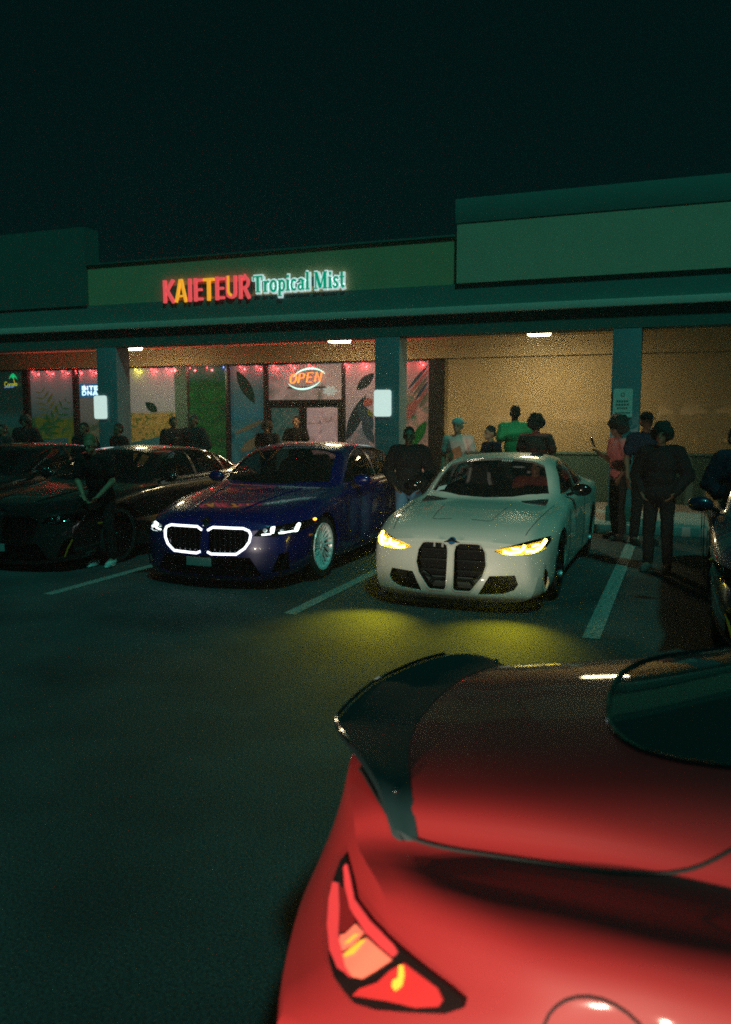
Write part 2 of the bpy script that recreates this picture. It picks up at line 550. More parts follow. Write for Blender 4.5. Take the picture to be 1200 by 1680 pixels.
# frames
def mull(a, b, z0=0.30, z1=3.08, y=0.06):
    sbox('mullion', (wx(a), BY - y, z0), (wx(b), BY + 0.09, z1), M_FRAME, 0.006)
for a, b in ((40, 50), (122, 130), (203, 211), (372, 378), (434, 441), (562, 567), (640, 648)):
    mull(a, b)
sbox('pilaster', (wx(290), BY - 0.075, 0.15), (wx(310), BY + 0.09, 3.07), M_DKTEAL)
sbox('pilaster', (wx(705), BY - 0.075, 0.15), (-4.785, BY + 0.25, 3.07), M_FRAME)
sbox('head_frame', (XL, BY - 0.05, GT), (wx(705), BY + 0.088, 3.078), M_FRAME)
sbox('sill_frame', (XL, BY - 0.05, 0.45), (wx(438), BY + 0.086, GB), M_FRAME)
sbox('sill_frame', (wx(567), BY - 0.05, 0.45), (wx(705), BY + 0.086, GB), M_FRAME)
sbox('bulkhead_panel', (XL, BY - 0.02, 0.15), (wx(438), BY + 0.08, 0.448), M_FRAME)
sbox('bulkhead_panel', (wx(567), BY - 0.02, 0.15), (wx(705), BY + 0.08, 0.448), M_FRAME)
sbox('transom_bar', (wx(441), BY - 0.055, 2.155), (wx(562), BY + 0.087, 2.24), M_FRAME)
sbox('threshold', (wx(441), BY - 0.055, 0.152), (wx(562), BY + 0.087, 0.17), M_DISC)
for k, (a, b, m) in enumerate(((441, 498, M_DOORL), (499, 562, M_DOORR))):
    d = sbox('door', (wx(a) + 0.012, BY - 0.01, 0.175), (wx(b) - 0.012, BY + 0.035, 2.15), M_FRAME)
    xa, xb = wx(a) + 0.012, wx(b) - 0.012
    # glass and stiles are pieces of the door leaf
    sbox('door_pane', (xa + 0.07, BY - 0.022, 0.42), (xb - 0.09, BY - 0.012, 2.06), m, 0, d)
    for (s0, s1) in ((xa, xa + 0.068), (xb - 0.088, xb)):
        sbox('stile', (s0, BY - 0.045, 0.176), (s1, BY - 0.0115, 2.149), M_FRAME, 0.004, d)
    hx = xb - 0.12 if k == 0 else xa + 0.10
    ho = tube('handle', [Vector((hx, BY - 0.05, 0.95)) - SO, Vector((hx, BY - 0.09, 1.0)) - SO, Vector((hx, BY - 0.09, 1.3)) - SO, Vector((hx, BY - 0.05, 1.35)) - SO], 0.012, M_CHROME, d)

# flat printed pictures on the glass
def decal(name, pts, m, y=-0.004, par=None):
    bm = bmesh.new()
    bm_prism(bm, [(p.x - SO.x, p.z - SO.z) for p in [atY(q[0], q[1], BY) for q in pts]], 'y', BY + 0.02 + y - SO.y - 0.002, BY + 0.02 + y - SO.y)
    return from_bm(name, bm, m, shop)
def dm(name, c, e=0.5):
    return mat(name, [q * .6 for q in c], 0.2, emit=c, es=e * .45, noise=.5, nscale=5)
def leaf(x0, y0, x1, y1, w):
    d = Vector((x1 - x0, y1 - y0)); n = Vector((-d.y, d.x)).normalized()
    pts = []
    for s in (1, -1):
        rng = range(0, 9) if s == 1 else range(7, 0, -1)
        for i in rng:
            t = i / 8
            p = Vector((x0, y0)) + d * t + n * (s * w * math.sin(PI * t) ** .8)
            pts.append((p.x, p.y))
    return pts
D_GRN, D_DKG = dm('print_leaf_green', (.012, .11, .02)), dm('print_dark_green', (.005, .03, .018))
D_BLU, D_BEAK, D_RED = dm('print_slate_feather', (.035, .06, .075)), dm('print_dark_beak', (.02, .035, .035)), dm('print_coral', (.30, .10, .08))
D_YEL, D_TEA, D_BRN = dm('print_olive_yellow', (.13, .15, .02)), dm('print_teal', (.02, .12, .12)), dm('print_straw', (.13, .12, .07))
def frond(x0, y0, x1, y1, n, ln, m, y=-.004):
    bm = bmesh.new()
    d = Vector((x1 - x0, y1 - y0)); nn = Vector((-d.y, d.x)).normalized(); dn = d.normalized()
    for i in range(n):
        t = (i + .5) / n
        for sgn in (-1, 1):
            b = Vector((x0, y0)) + d * t
            l = ln * (math.sin(PI * (.15 + .8 * t)) ** .7) * random.uniform(.75, 1.1)
            e = b + (nn * sgn * .8 + dn * .75 + Vector((0, .25))).normalized() * l
            q = leaf(b.x, b.y, e.x, e.y, l * .09)
            yy = BY + 0.02 + y - SO.y - .0004 * (2 * i + (sgn > 0))
            bm_prism(bm, [(p.x - SO.x, p.z - SO.z) for p in [atY(a[0], a[1], BY) for a in q]], 'y', yy - .002, yy)
    return from_bm('window_print', bm, m, shop)
frond(330, 705, 362, 612, 9, 26, D_GRN)


decal('window_print', leaf(388, 608, 418, 662, 9), D_DKG)
decal('window_print', leaf(384, 712, 432, 690, 4), D_BRN, -.007)
decal('window_print', leaf(394, 742, 430, 716, 8), D_BRN, -.010)
frond(98, 715, 66, 640, 8, 24, D_YEL)
frond(60, 735, 112, 655, 8, 22, D_GRN, -.014)

decal('window_print', leaf(238, 660, 258, 676, 7), D_DKG)
decal('window_print', [(216, 726), (285, 712), (287, 742), (216, 743)], D_TEA, -.007)
decal('window_print', [(62, 722), (112, 718), (112, 746), (62, 746)], D_TEA, -.013)
decal('window_print', leaf(585, 640, 614, 612, 8), D_BEAK)
decal('window_print', leaf(568, 722, 600, 648, 10), D_BEAK, -.007)
decal('window_print', leaf(588, 660, 612, 705, 10), D_BLU, -.010)
decal('window_print', leaf(594, 690, 614, 728, 7), D_BLU, -.013)
decal('window_print', leaf(596, 665, 612, 655, 7), D_RED, -.016)
decal('window_print', leaf(603, 672, 612, 684, 4), D_YEL, -.019)
for k in range(6):
    decal('window_print', leaf(668 + k * 4, 640 + k * 6, 703, 598 + k * 9, 2.6), (D_BLU, D_RED, D_BRN)[k % 3], -.004 - .003 * k)
decal('window_print', leaf(676, 735, 700, 690, 8), D_GRN, -.025)
decal('window_print', leaf(664, 690, 684, 655, 8), D_RED, -.028)
for (a, b, c, d_) in ((508, 672, 526, 690), (531, 668, 549, 684), (508, 696, 524, 716), (529, 694, 551, 722)):
    decal('door_notice', [(a, b), (c, b), (c, d_), (a, d_)], dm('notice_paper', (.36, .25, .24), 1.2), -.049)
M_FLOW = dm('print_white_flower', (.42, .45, .40), 1.4)
for k in range(7):
    a = 2 * PI * k / 7
    decal('window_print', leaf(541, 641, 541 + 13 * math.cos(a), 641 + 9 * math.sin(a), 3.0), M_FLOW, -.004 - .003 * k)

# string of coloured bulbs along the head frame
strg = thing('string_lights', 'string of small red fairy light bulbs along the top of the shop windows', 'string lights', (-10, BY - 0.09, 3.03))
cordpts = []
bulbs = [7, 15, 53, 77, 102, 124, 148, 198, 222, 248, 273, 286, 312, 340, 367, 394, 421, 449, 477, 507, 537, 566, 596, 627, 659, 690]
for i, px in enumerate(bulbs):
    p = atY(px, 600, BY - 0.09)
    col = (1.0, 0.10, 0.11)
    if px == 222: col = (0.8, 0.75, 0.05)
    if px == 367: col = (0.15, 0.2, 0.6)
    if px in (7, 15, 537): continue
    mb = mat('bulb_%s' % ('yellow' if px == 222 else 'blue' if px == 367 else 'red'), col, 0.3, emit=col, es=4.0)
    bm = bmesh.new()
    bm_lathe(bm, [(0.0, 0.0), (0.011, -0.008), (0.015, -0.025), (0.009, -0.042), (0.0, -0.046)], 10, 'z')
    o = from_bm('bulb', bm, mb, strg, 60, (p.x + 10, 0, 0.0))
    ld = bpy.data.lights.new('bulb_glow', 'POINT')
    ld.energy = 3.2 if px != 367 else 0.5
    ld.color = col
    ld.shadow_soft_size = 0.02
    lo = bpy.data.objects.new('bulb_glow', ld)
    COL.objects.link(lo)
    lo.parent = strg
    lo.location = (p.x + 10, -0.0, -0.07)
    cordpts += [(p.x + 10, 0.025, 0.012), (p.x + 10 + 0.12, 0.028, 0.0)]
tube('cord', cordpts, 0.006, M_BLACK, strg, 6)

# ================================================================== lettering
def arc(cx, cy, rx, ry, a0, a1, n=9):
    return [(cx + rx * math.cos(R(a0 + (a1 - a0) * i / n)), cy + ry * math.sin(R(a0 + (a1 - a0) * i / n))) for i in range(n + 1)]
BLOCK = {   # letter: (advance, [(points, width)])
    'K': (.62, [([(.12, 0), (.12, 1)], .2), ([(.56, 1.0), (.20, .50)], .19), ([(.22, .56), (.58, 0)], .2)]),
    'A': (.66, [([(.08, 0), (.31, 1)], .17), ([(.58, 0), (.35, 1)], .17), ([(.17, .27), (.49, .27)], .15)]),
    'I': (.30, [([(.13, 0), (.13, 1)], .2)]),
    'E': (.52, [([(.12, 0), (.12, 1)], .2), ([(.12, .91), (.48, .91)], .18), ([(.12, .5), (.44, .5)], .17), ([(.12, .09), (.48, .09)], .18)]),
    'T': (.56, [([(.27, 0), (.27, .95)], .2), ([(.02, .91), (.53, .91)], .18)]),
    'U': (.64, [([(.12, 1), (.12, .3)] + arc(.31, .28, .19, .19, 180, 360, 8) + [(.5, .3), (.5, 1)], .19)]),
    'R': (.62, [([(.12, 0), (.12, 1)], .2), ([(.12, .91), (.3, .91)] + arc(.3, .69, .19, .22, 90, -90, 8) + [(.12, .47)], .17), ([(.3, .48), (.54, 0)], .2)]),
    'B': (.6, [([(.1, 0), (.1, 1)], .15), ([(.1, .93), (.3, .93)] + arc(.3, .72, .17, .21, 90, -90, 6) + [(.1, .51)], .14), ([(.1, .5), (.32, .5)] + arc(.32, .28, .19, .22, 90, -90, 6) + [(.1, .07)], .14)]),
    'D': (.62, [([(.1, 0), (.1, 1)], .15), ([(.1, .93), (.25, .93)] + arc(.25, .5, .25, .43, 90, -90, 8) + [(.1, .07)], .14)]),
    'N': (.62, [([(.1, 0), (.1, 1)], .15), ([(.1, .95), (.5, .05)], .14), ([(.5, 0), (.5, 1)], .15)]),
    'H': (.62, [([(.1, 0), (.1, 1)], .15), ([(.1, .5), (.5, .5)], .14), ([(.5, 0), (.5, 1)], .15)]),
}
def serif(x, y, h=.16):
    return ([(x - h, y), (x + h, y)], .07)
SERIF = {
    'T': (.78, [([(.38, 0), (.38, .96)], .2), ([(.02, .95), (.74, .95)], .1), ([(.05, .97), (.05, .70)], .08), ([(.71, .97), (.71, .70)], .08), serif(.38, .035, .19)]),
    'r': (.50, [([(.17, 0), (.17, .66)], .17), ([(.2, .45), (.27, .58), (.38, .63), (.46, .56)], .13), serif(.18, .035), ([(.03, .64), (.17, .64)], .07)]),
    'o': (.58, [(arc(.28, .33, .20, .30, 0, 360, 18), .15)]),
    'p': (.62, [([(.17, -.30), (.17, .66)], .17), (arc(.34, .33, .19, .29, 150, -150, 14), .14), serif(.18, -.27), ([(.03, .64), (.17, .64)], .07)]),
    'i': (.34, [([(.17, 0), (.17, .66)], .17), ([(.08, .86), (.26, .86)], .17), serif(.17, .035), ([(.03, .64), (.17, .64)], .07)]),
    'c': (.52, [(arc(.28, .33, .19, .29, 45, 315, 14), .14)]),
    'a': (.58, [([(.40, .05), (.40, .48)] + arc(.26, .48, .14, .14, 0, 150, 6), .15), (arc(.24, .18, .14, .15, 60, 360, 12), .12), ([(.4, .04), (.54, .04)], .08)]),
    'l': (.34, [([(.17, 0), (.17, 1.04)], .17), serif(.17, .035), ([(.03, 1.02), (.17, 1.02)], .07)]),
    'M': (1.0, [([(.14, 0), (.14, .96)], .09), ([(.16, .98), (.47, .05)], .19), ([(.48, .05), (.76, .96)], .09), ([(.80, 0), (.80, .96)], .19), serif(.14, .035, .13), serif(.80, .035, .17), ([(.0, .96), (.2, .96)], .07), ([(.76, .96), (.96, .96)], .07)]),
    's': (.46, [([(.38, .50), (.33, .60), (.2, .62), (.1, .52), (.16, .40), (.3, .28), (.36, .17), (.26, .05), (.12, .06), (.05, .18)], .13)]),
    't': (.42, [([(.2, .92), (.2, .16), (.27, .06), (.38, .10)], .16), ([(.04, .62), (.38, .62)], .09)]),
    ' ': (.30, []),
}
def lettering(root, text, font, h, x0, width, z0, matf, thick=0.05, y_front=0.0, name='letter', extra=0.0, y_step=0.0008, slant=0.0):
    adv = sum(font[c][0] for c in text)
    sx = width / adv
    x = x0
    for i, ch in enumerate(text):
        a, strokes = font[ch]
        if strokes:
            bm = bmesh.new()
            for k, (pts, w) in enumerate(strokes):
                kk = max(h, sx) if False else (h + sx) / 2
                bm_ribbon(bm, [(x + p[0] * sx + slant * p[1] * h, z0 + p[1] * h) for p in pts], w * kk + extra, y_front - k * y_step, y_front + thick)
            from_bm(name, bm, matf(i, ch), root)
        x += a * sx

M_SRED = mat('sign_red', (0.6, 0.05, 0.06), 0.4, emit=(1.0, 0.115, 0.125), es=0.72)
M_SYEL = mat('sign_yellow', (0.7, 0.4, 0.03), 0.4, emit=(1.0, 0.42, 0.03), es=0.85)
M_SGRN = mat('sign_green', (0.02, 0.35, 0.2), 0.4, emit=(0.0, 0.33, 0.19), es=0.75)
M_SWHT = mat('sign_white', (0.7, 0.75, 0.75), 0.4, emit=(0.62, 0.78, 0.78), es=0.72)
s1 = thing('shop_sign', 'glowing red and yellow block letters KAIETEUR on the parapet above the shop', 'sign', (-9.55, CY_ - 0.06, 4.02))
lettering(s1, 'KAIETEUR', BLOCK, 0.43, 0.0, 1.93, 0.02, lambda i, c: M_SYEL if i in (1, 4) else M_SRED, 0.06, extra=-0.03)
M_SRYE = M_SYEL
# the yellow inner stroke of the U
bm = bmesh.new()
bm_ribbon(bm, [(1.47, .45), (1.47, .16), (1.50, .11), (1.54, .09)], 0.05, -0.012, -0.004)
from_bm('letter_inlay', bm, M_SYEL, s1)
box('raceway', (0.0, 0.062, 0.12), (1.93, 0.078, 0.34), M_DKTEAL, s1)
s2 = thing('shop_sign', 'glowing green and white serif words Tropical Mist on the parapet beside the red letters', 'sign', (-7.56, CY_ - 0.06, 4.10))
lettering(s2, 'Tropical Mist', SERIF, 0.30, 0.0, 1.84, 0.03, lambda i, c: M_SWHT, 0.05, 0.0, 'letter_outline', extra=0.055)
lettering(s2, 'Tropical Mist', SERIF, 0.30, 0.0, 1.84, 0.03, lambda i, c: M_SGRN, 0.004, -0.016, 'letter')
box('raceway', (0.0, 0.052, 0.1), (1.82, 0.078, 0.26), M_DKTEAL, s2)

# neon OPEN sign behind the transom glass
M_NEO = mat('neon_orange', (0.8, 0.2, 0.05), 0.3, emit=(1.0, 0.30, 0.05), es=1.6)
M_NEW = mat('neon_white_green', (0.5, 0.8, 0.7), 0.3, emit=(0.55, 1.0, 0.85), es=1.3)
op = thing('open_sign', 'neon OPEN sign with orange letters between two pale green arcs above the shop door', 'neon sign', (-8.46, BY - 0.06, 2.50))
TUBES = {'O': [arc(.3, .5, .24, .46, 0, 360, 18)], 'P': [[(.1, 0), (.1, .96), (.3, .96)] + arc(.3, .72, .2, .24, 90, -90, 7) + [(.12, .48)]],
         'E': [[(.5, .96), (.1, .96), (.1, .02), (.5, .02)], [(.12, .5), (.44, .5)]], 'N': [[(.1, 0), (.1, .96), (.52, .04), (.52, .98)]]}
x = 0.04
for ch in 'OPEN':
    bm = bmesh.new()
    for st in TUBES[ch]:
        for off, in ((0.0,), (0.022,)):
            bm_tube(bm, [(x + p[0] * .30 + p[1] * .05 + off, 0, .10 + p[1] * .22 + (x * .06)) for p in st], 0.0095, 6)
    from_bm('neon_letter', bm, M_NEO, op, 60)
    x += .205
for (a0, a1, cz, s) in ((25, 155, .17, 1), (205, 335, .24, -1)):
    pts = [(.47 + .43 * math.cos(R(a)) + (0.08 if s == 1 else -0.04), 0.012, cz + .26 * math.sin(R(a)) + (0.03 * math.cos(R(a)))) for a in np.linspace(a0, a1, 15)]
    tube('neon_arc', pts, [0.006 + 0.014 * math.sin(PI * i / 14) for i in range(15)], M_NEW, op, 8)
box('backing', (0.0, 0.025, 0.0), (0.95, 0.035, 0.03), M_FRAME, op)

# small neon beer sign with palm, and the blue-white LED letters
M_NGR = mat('neon_green', (.05, .6, .25), .3, emit=(.0, .45, .16), es=0.9)
M_NYE = mat('neon_yellow', (.5, .5, .05), .3, emit=(.38, .42, .04), es=0.85)
M_NBL = mat('neon_blue', (.1, .3, .7), .3, emit=(.10, .28, .70), es=0.9)
pc = atY(8, 636, BY - .05)
cs = thing('neon_sign', 'small neon sign of a green palm over yellow script Corona in the dark shop window', 'neon sign', (pc.x, BY - 0.05, pc.z))
SCRIPT = {'C': [arc(.3, .5, .26, .5, 40, 320, 12)], 'o': [arc(.2, .25, .17, .25, 0, 360, 10)], 'r': [[(.08, 0), (.08, .5)], [(.08, .38), (.2, .5), (.3, .46)]],
          'n': [[(.06, 0), (.06, .5)], [(.06, .4), (.2, .5), (.32, .4), (.32, 0)]], 'a': [arc(.2, .25, .17, .25, 0, 360, 10), [(.38, .5), (.38, 0)]]}
x = 0.0
for ch, adv in zip('Corona', (.115, .075, .065, .075, .075, .08)):
    bm = bmesh.new()
    for st in SCRIPT[ch]:
        bm_tube(bm, [(x + p[0] * .17, 0, .03 + p[1] * .12 + x * .05) for p in st], 0.0085, 6)
    from_bm('neon_letter', bm, M_NYE, cs, 60)
    x += adv * .85
bm = bmesh.new()
for k, a in enumerate((170, 140, 105, 70, 35, 5)):
    e = (.30 + .13 * math.cos(R(a)), .24 + .09 * math.sin(R(a)))
    mdd = (.30 + .08 * math.cos(R(a)), .255 + .085 * math.sin(R(a)) + .02)
    bm_tube(bm, [(.30, 0, .235), (mdd[0], -.004 * k, mdd[1]), (e[0], -.004 * k, e[1] - .025)], 0.012, 6)
from_bm('neon_palm_leaves', bm, M_NGR, cs, 60)
tube('neon_trunk', [(.36, 0, .07), (.33, 0, .15), (.30, 0, .235)], 0.008, M_NYE, cs, 6)
tube('neon_wave', [(.0, 0, .0), (.06, 0, .015), (.12, 0, .0), (.18, 0, .02), (.24, 0, .008), (.31, 0, .03)], 0.012, M_NBL, cs, 6)
box('hanger', (-.01, .012, -.012), (.39, .02, .0), M_FRAME, cs)
p = atY(134.5, 648, BY - .05)
M_LED = mat('led_white', (.7, .8, .9), .3, emit=(.55, .85, 1.0), es=1.5)
M_LEDB = mat('led_panel_blue', (.01, .1, .2), .3, emit=(.0, .09, .20), es=0.9)
led = thing('led_sign', 'small LED sign with white letters on blue in the window behind the column', 'LED sign', (p.x, BY - .055, p.z))
box('panel', (-.06, .012, -.05), (.62, .03, .27), M_LEDB, led, 0.004)
lettering(led, 'BITE', BLOCK, .10, 0.0, .50, .12, lambda i, c: M_LED, .010, 0.0)
lettering(led, 'DNA', BLOCK, .11, 0.0, .50, -.01, lambda i, c: M_LED, .010, 0.0)

# plates on the columns
def rounded(w, h, r, n=5):
    pts = []
    for cx, cy, a in ((w / 2 - r, h / 2 - r, 0), (-w / 2 + r, h / 2 - r, 90), (-w / 2 + r, -h / 2 + r, 180), (w / 2 - r, -h / 2 + r, 270)):
        pts += [(cx + r * math.cos(R(a + 90 * k / n)), cy + r * math.sin(R(a + 90 * k / n))) for k in range(n + 1)]
    return pts
M_PLATE = mat('added_glow_plate', (.8, .85, .82), .5, emit=(.62, .74, .70), es=0.95, noise=.04, nscale=40)  # plates are no lamps; emission stands in for their retroreflection
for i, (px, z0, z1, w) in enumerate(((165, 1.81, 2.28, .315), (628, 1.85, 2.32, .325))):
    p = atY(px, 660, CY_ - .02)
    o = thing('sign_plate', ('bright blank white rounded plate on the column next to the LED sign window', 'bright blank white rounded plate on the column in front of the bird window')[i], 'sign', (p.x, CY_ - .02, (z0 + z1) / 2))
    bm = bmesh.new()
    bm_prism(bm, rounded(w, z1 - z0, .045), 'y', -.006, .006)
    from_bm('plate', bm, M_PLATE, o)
    bm = bmesh.new()
    bm_prism(bm, rounded(w * .6, (z1 - z0) * .8, .02), 'y', .0065, .022)
    from_bm('bracket', bm, M_DISC, o)
p = atY(1022, 660, CY_ - .02)
o = thing('parking_sign', 'grey parking sign with faded rows of print on the column beside the bare tan wall', 'sign', (p.x, CY_ - .02, 2.06))
M_FADE = mat('faded_sign_white', (.85, .72, .66), .5, noise=.15, nscale=20)
M_INK = mat('faded_sign_ink', (.10, .17, .15), .6)
bm = bmesh.new(); bm_prism(bm, rounded(.30, .46, .03), 'y', -.006, .006); from_bm('plate', bm, M_FADE, o)
bm = bmesh.new(); bm_prism(bm, rounded(.18, .36, .02), 'y', .0065, .022); from_bm('bracket', bm, M_DISC, o)
for k, (z, w, h) in enumerate(((.03, .19, .028), (-.025, .21, .03), (-.08, .17, .026), (-.155, .24, .014))):
    n = 5 if k < 3 else 1
    for q in range(n):
        xa = -w / 2 + q * w / n
        box('print_mark', (xa, -.0085, z - h / 2), (xa + w / n * (.72 if n > 1 else 1), -.0065, z + h / 2), M_INK, o)
bm = bmesh.new(); bm_lathe(bm, [(.022, -.0085), (.034, -.0085), (.034, -.0065), (.022, -.0065)], 20, 'y', False)
so = from_bm('print_symbol', bm, M_INK, o, None, (0, 0, .135))

# ================================================================== cars
def pchip(xs, ys, xq):
    xs, ys = np.asarray(xs, float), np.asarray(ys, float)
    h = np.diff(xs)
    d = np.diff(ys, axis=0) / h[:, None]
    m = np.zeros_like(ys)
    m[0], m[-1] = d[0], d[-1]
    for i in range(1, len(xs) - 1):
        w1, w2 = 2 * h[i] + h[i - 1], h[i] + 2 * h[i - 1]
        ok = d[i - 1] * d[i] > 0
        with np.errstate(divide='ignore', invalid='ignore'):
            hm = (w1 + w2) / (w1 / d[i - 1] + w2 / d[i])
        m[i] = np.where(ok, hm, 0)
    out = []
    for x in xq:
        i = int(np.clip(np.searchsorted(xs, x) - 1, 0, len(xs) - 2))
        t = (x - xs[i]) / h[i]
        a, b, c, e = 2 * t**3 - 3 * t**2 + 1, t**3 - 2 * t**2 + t, -2 * t**3 + 3 * t**2, t**3 - t**2
        out.append(a * ys[i] + b * h[i] * m[i] + c * ys[i + 1] + e * h[i] * m[i + 1])
    return np.array(out)

def smooth_profile(P, n=5):
    P = np.asarray(P, float)
    ext = np.vstack([P[1] * [-1, 1], P, P[-2] * [-1, 1]])
    out = []
    for i in range(1, len(ext) - 2):
        p0, p1, p2, p3 = ext[i - 1:i + 3]
        t0 = 0.0
        t1 = t0 + max(np.linalg.norm(p1 - p0), 1e-4) ** .5
        t2 = t1 + max(np.linalg.norm(p2 - p1), 1e-4) ** .5
        t3 = t2 + max(np.linalg.norm(p3 - p2), 1e-4) ** .5
        for k in range(n):
            t = t1 + (t2 - t1) * k / n
            A1 = (t1 - t) / (t1 - t0) * p0 + (t - t0) / (t1 - t0) * p1
            A2 = (t2 - t) / (t2 - t1) * p1 + (t - t1) / (t2 - t1) * p2
            A3 = (t3 - t) / (t3 - t2) * p2 + (t - t2) / (t3 - t2) * p3
            B1 = (t2 - t) / (t2 - t0) * A1 + (t - t0) / (t2 - t0) * A2
            B2 = (t3 - t) / (t3 - t1) * A2 + (t - t1) / (t3 - t1) * A3
            out.append((t2 - t) / (t2 - t1) * B1 + (t - t1) / (t2 - t1) * B2)
    out.append(P[-1])
    out = np.array(out)
    out[:, 0] = np.maximum(out[:, 0], 0)
    out[0, 0] = 0
    out[-1, 0] = 0
    return out

def shell(st, end_off, g0=3.0, g1=3.0, W=.95, nsub=.07, cz=None):
    """st: (x back from this end, profile, C0, C1). Car axis: +x points out of the first end. returns a bmesh"""
    xs = [s[0] for s in st]
    P = np.array([np.asarray(s[1], float).ravel() for s in st])
    Cc = np.array([[s[2], s[3]] for s in st])
    xq = [xs[0]]
    for a, b in zip(xs, xs[1:]):
        k = max(2, int(math.ceil((b - a) / nsub)))
        xq += [a + (b - a) * i / k for i in range(1, k + 1)]
    PQ = pchip(xs, P, xq)
    CQ = pchip(xs, Cc, xq)
    zs_off = [q[0] for q in end_off]
    dx_off = [q[1] for q in end_off]
    L = xs[-1]
    def X(u, y, z, c, dec):
        t = min(abs(y) / W, 1.05)
        k = np.interp(z, cz[0], cz[1]) if cz else 1.0
        x = -(u + c[0] * k * t ** g0 - c[1] * t ** g1)
        if dec > 0:
            x += dec * np.interp(z, zs_off, dx_off)
        return x
    bm = bmesh.new()
    rings = []
    for u, pf, c in zip(xq, PQ, CQ):
        half = smooth_profile(pf.reshape(-1, 2))
        dec = max(0.0, 1 - u / 0.55)
        dec = dec * dec * (3 - 2 * dec)
        full = [(y, z) for y, z in half] + [(-y, z) for y, z in half[-2:0:-1]]
        rings.append([bm.verts.new((X(u, y, z, c, dec), y, z)) for y, z in full])
    n = len(rings[0])
    for A, B in zip(rings, rings[1:]):
        for k in range(n):
            bm.faces.new((A[k], A[(k + 1) % n], B[(k + 1) % n], B[k]))
    # end faces
    h = n // 2
    S = 24
    for ring, u, c, dec in ((rings[0], xq[0], CQ[0], 1.0), (rings[-1], xq[-1], CQ[-1], 0.0)):
        rows = [[ring[0]]]
        for j in range(1, h):
            a, b = ring[j], ring[n - j]
            y0, z = a.co.y, a.co.z
            rows.append([a] + [bm.verts.new((X(u, y0 * (1 - 2 * s / S), z, c, dec), y0 * (1 - 2 * s / S), z)) for s in range(1, S)] + [b])
        rows.append([ring[h]])
        for r0, r1 in zip(rows, rows[1:]):
            if len(r0) == 1:
                for s in range(S): bm.faces.new((r0[0], r1[s], r1[s + 1]))
            elif len(r1) == 1:
                for s in range(S): bm.faces.new((r0[s], r1[0], r0[s + 1]))
            else:
                for s in range(S): bm.faces.new((r0[s], r1[s], r1[s + 1], r0[s + 1]))
    bmesh.ops.recalc_face_normals(bm, faces=bm.faces)
    return bm

def temp_obj(me):
    o = bpy.data.objects.new('temp', me)
    COL.objects.link(o)
    return o

def cut(bm_shell, cutters, thick, mats, op='DIFFERENCE', offset=-1.0):
    me = bpy.data.meshes.new('shell')
    bm_shell.to_mesh(me)
    for m in mats: me.materials.append(m)
    o = temp_obj(me)
    so = o.modifiers.new('s', 'SOLIDIFY')
    so.thickness = thick
    so.offset = offset
    if len(mats) > 1:
        so.material_offset = 1
        so.material_offset_rim = 1
    tmp = []
    seen = set()
    cutters.verts.ensure_lookup_table()
    for v0 in cutters.verts:                       # one boolean per separate cutter
        if v0 in seen: continue
        isl, stack = [], [v0]
        seen.add(v0)
        while stack:
            v = stack.pop(); isl.append(v)
            for e in v.link_edges:
                w = e.other_vert(v)
                if w not in seen:
                    seen.add(w); stack.append(w)
        idx = {v: i for i, v in enumerate(isl)}
        cme = bpy.data.meshes.new('cut')
        cme.from_pydata([v.co[:] for v in isl], [], [[idx[v] for v in f.verts] for f in {f for v in isl for f in v.link_faces}])
        c = temp_obj(cme)
        tmp.append(c)
        b = o.modifiers.new('b', 'BOOLEAN')
        b.operation = op
        b.solver = 'FAST'
        b.object = c
    cutters.free()
    res = evaluated(o)
    bpy.data.objects.remove(o)
    for c in tmp: bpy.data.objects.remove(c)
    shade(res, 32)
    return res

class Surf:
    """the bodywork surface, for placing trim on it"""
    def __init__(self, bm):
        self.t = BVHTree.FromBMesh(bm)
    def front(self, y, z, off=0.0):
        h = self.t.ray_cast(Vector((2, y, z)), Vector((-1, 0, 0)))
        p = h[0] if h[0] is not None else Vector((0, y, z))
        n = h[1] if h[1] is not None else Vector((1, 0, 0))
        return p + n * off
    def top(self, x, y, off=0.0):
        h = self.t.ray_cast(Vector((x, y, 3)), Vector((0, 0, -1)))
        return (h[0] + h[1] * off) if h[0] is not None else Vector((x, y, 0))
    def side(self, x, z, s, off=0.0):
        h = self.t.ray_cast(Vector((x, 3 * s, z)), Vector((0, -s, 0)))
        return (h[0] + h[1] * off) if h[0] is not None else Vector((x, s, z))
    def eye(self, M, px, py, off=0.0):
        o = M.inverted() @ EYE
        d = (M.inverted().to_3x3() @ ray(px, py)).normalized()
        h = self.t.ray_cast(o, d)
        if h[0] is None:
            return None
        return h[0] + h[1] * off

def dense(pts, n=4):
    out = []
    for a, b in zip(pts, pts[1:]):
        out += [tuple(a[i] + (b[i] - a[i]) * k / n for i in range(len(a))) for k in range(n)]
    return out + [tuple(pts[-1])]

def spl(pts, n=4):
    P = [Vector(p) for p in pts]
    P = [P[0] * 2 - P[1]] + P + [P[-1] * 2 - P[-2]]
    out = []
    for i in range(1, len(P) - 2):
        for k in range(n):
            t = k / n
            q = .5 * ((2 * P[i]) + (P[i + 1] - P[i - 1]) * t + (2 * P[i - 1] - 5 * P[i] + 4 * P[i + 1] - P[i + 2]) * t * t + (3 * P[i] - P[i - 1] - 3 * P[i + 1] + P[i + 2]) * t ** 3)
            out.append(tuple(q))
    return out + [tuple(pts[-1])]

def mirror(poly):
    return [(-p[0], p[1]) for p in poly]

def bm_arch(bm, x, z, r, y0, y1, seg=32):
    bm_prism(bm, [(x + r * math.cos(2 * PI * k / seg), z + r * math.sin(2 * PI * k / seg)) for k in range(seg)], 'y', y0, y1)

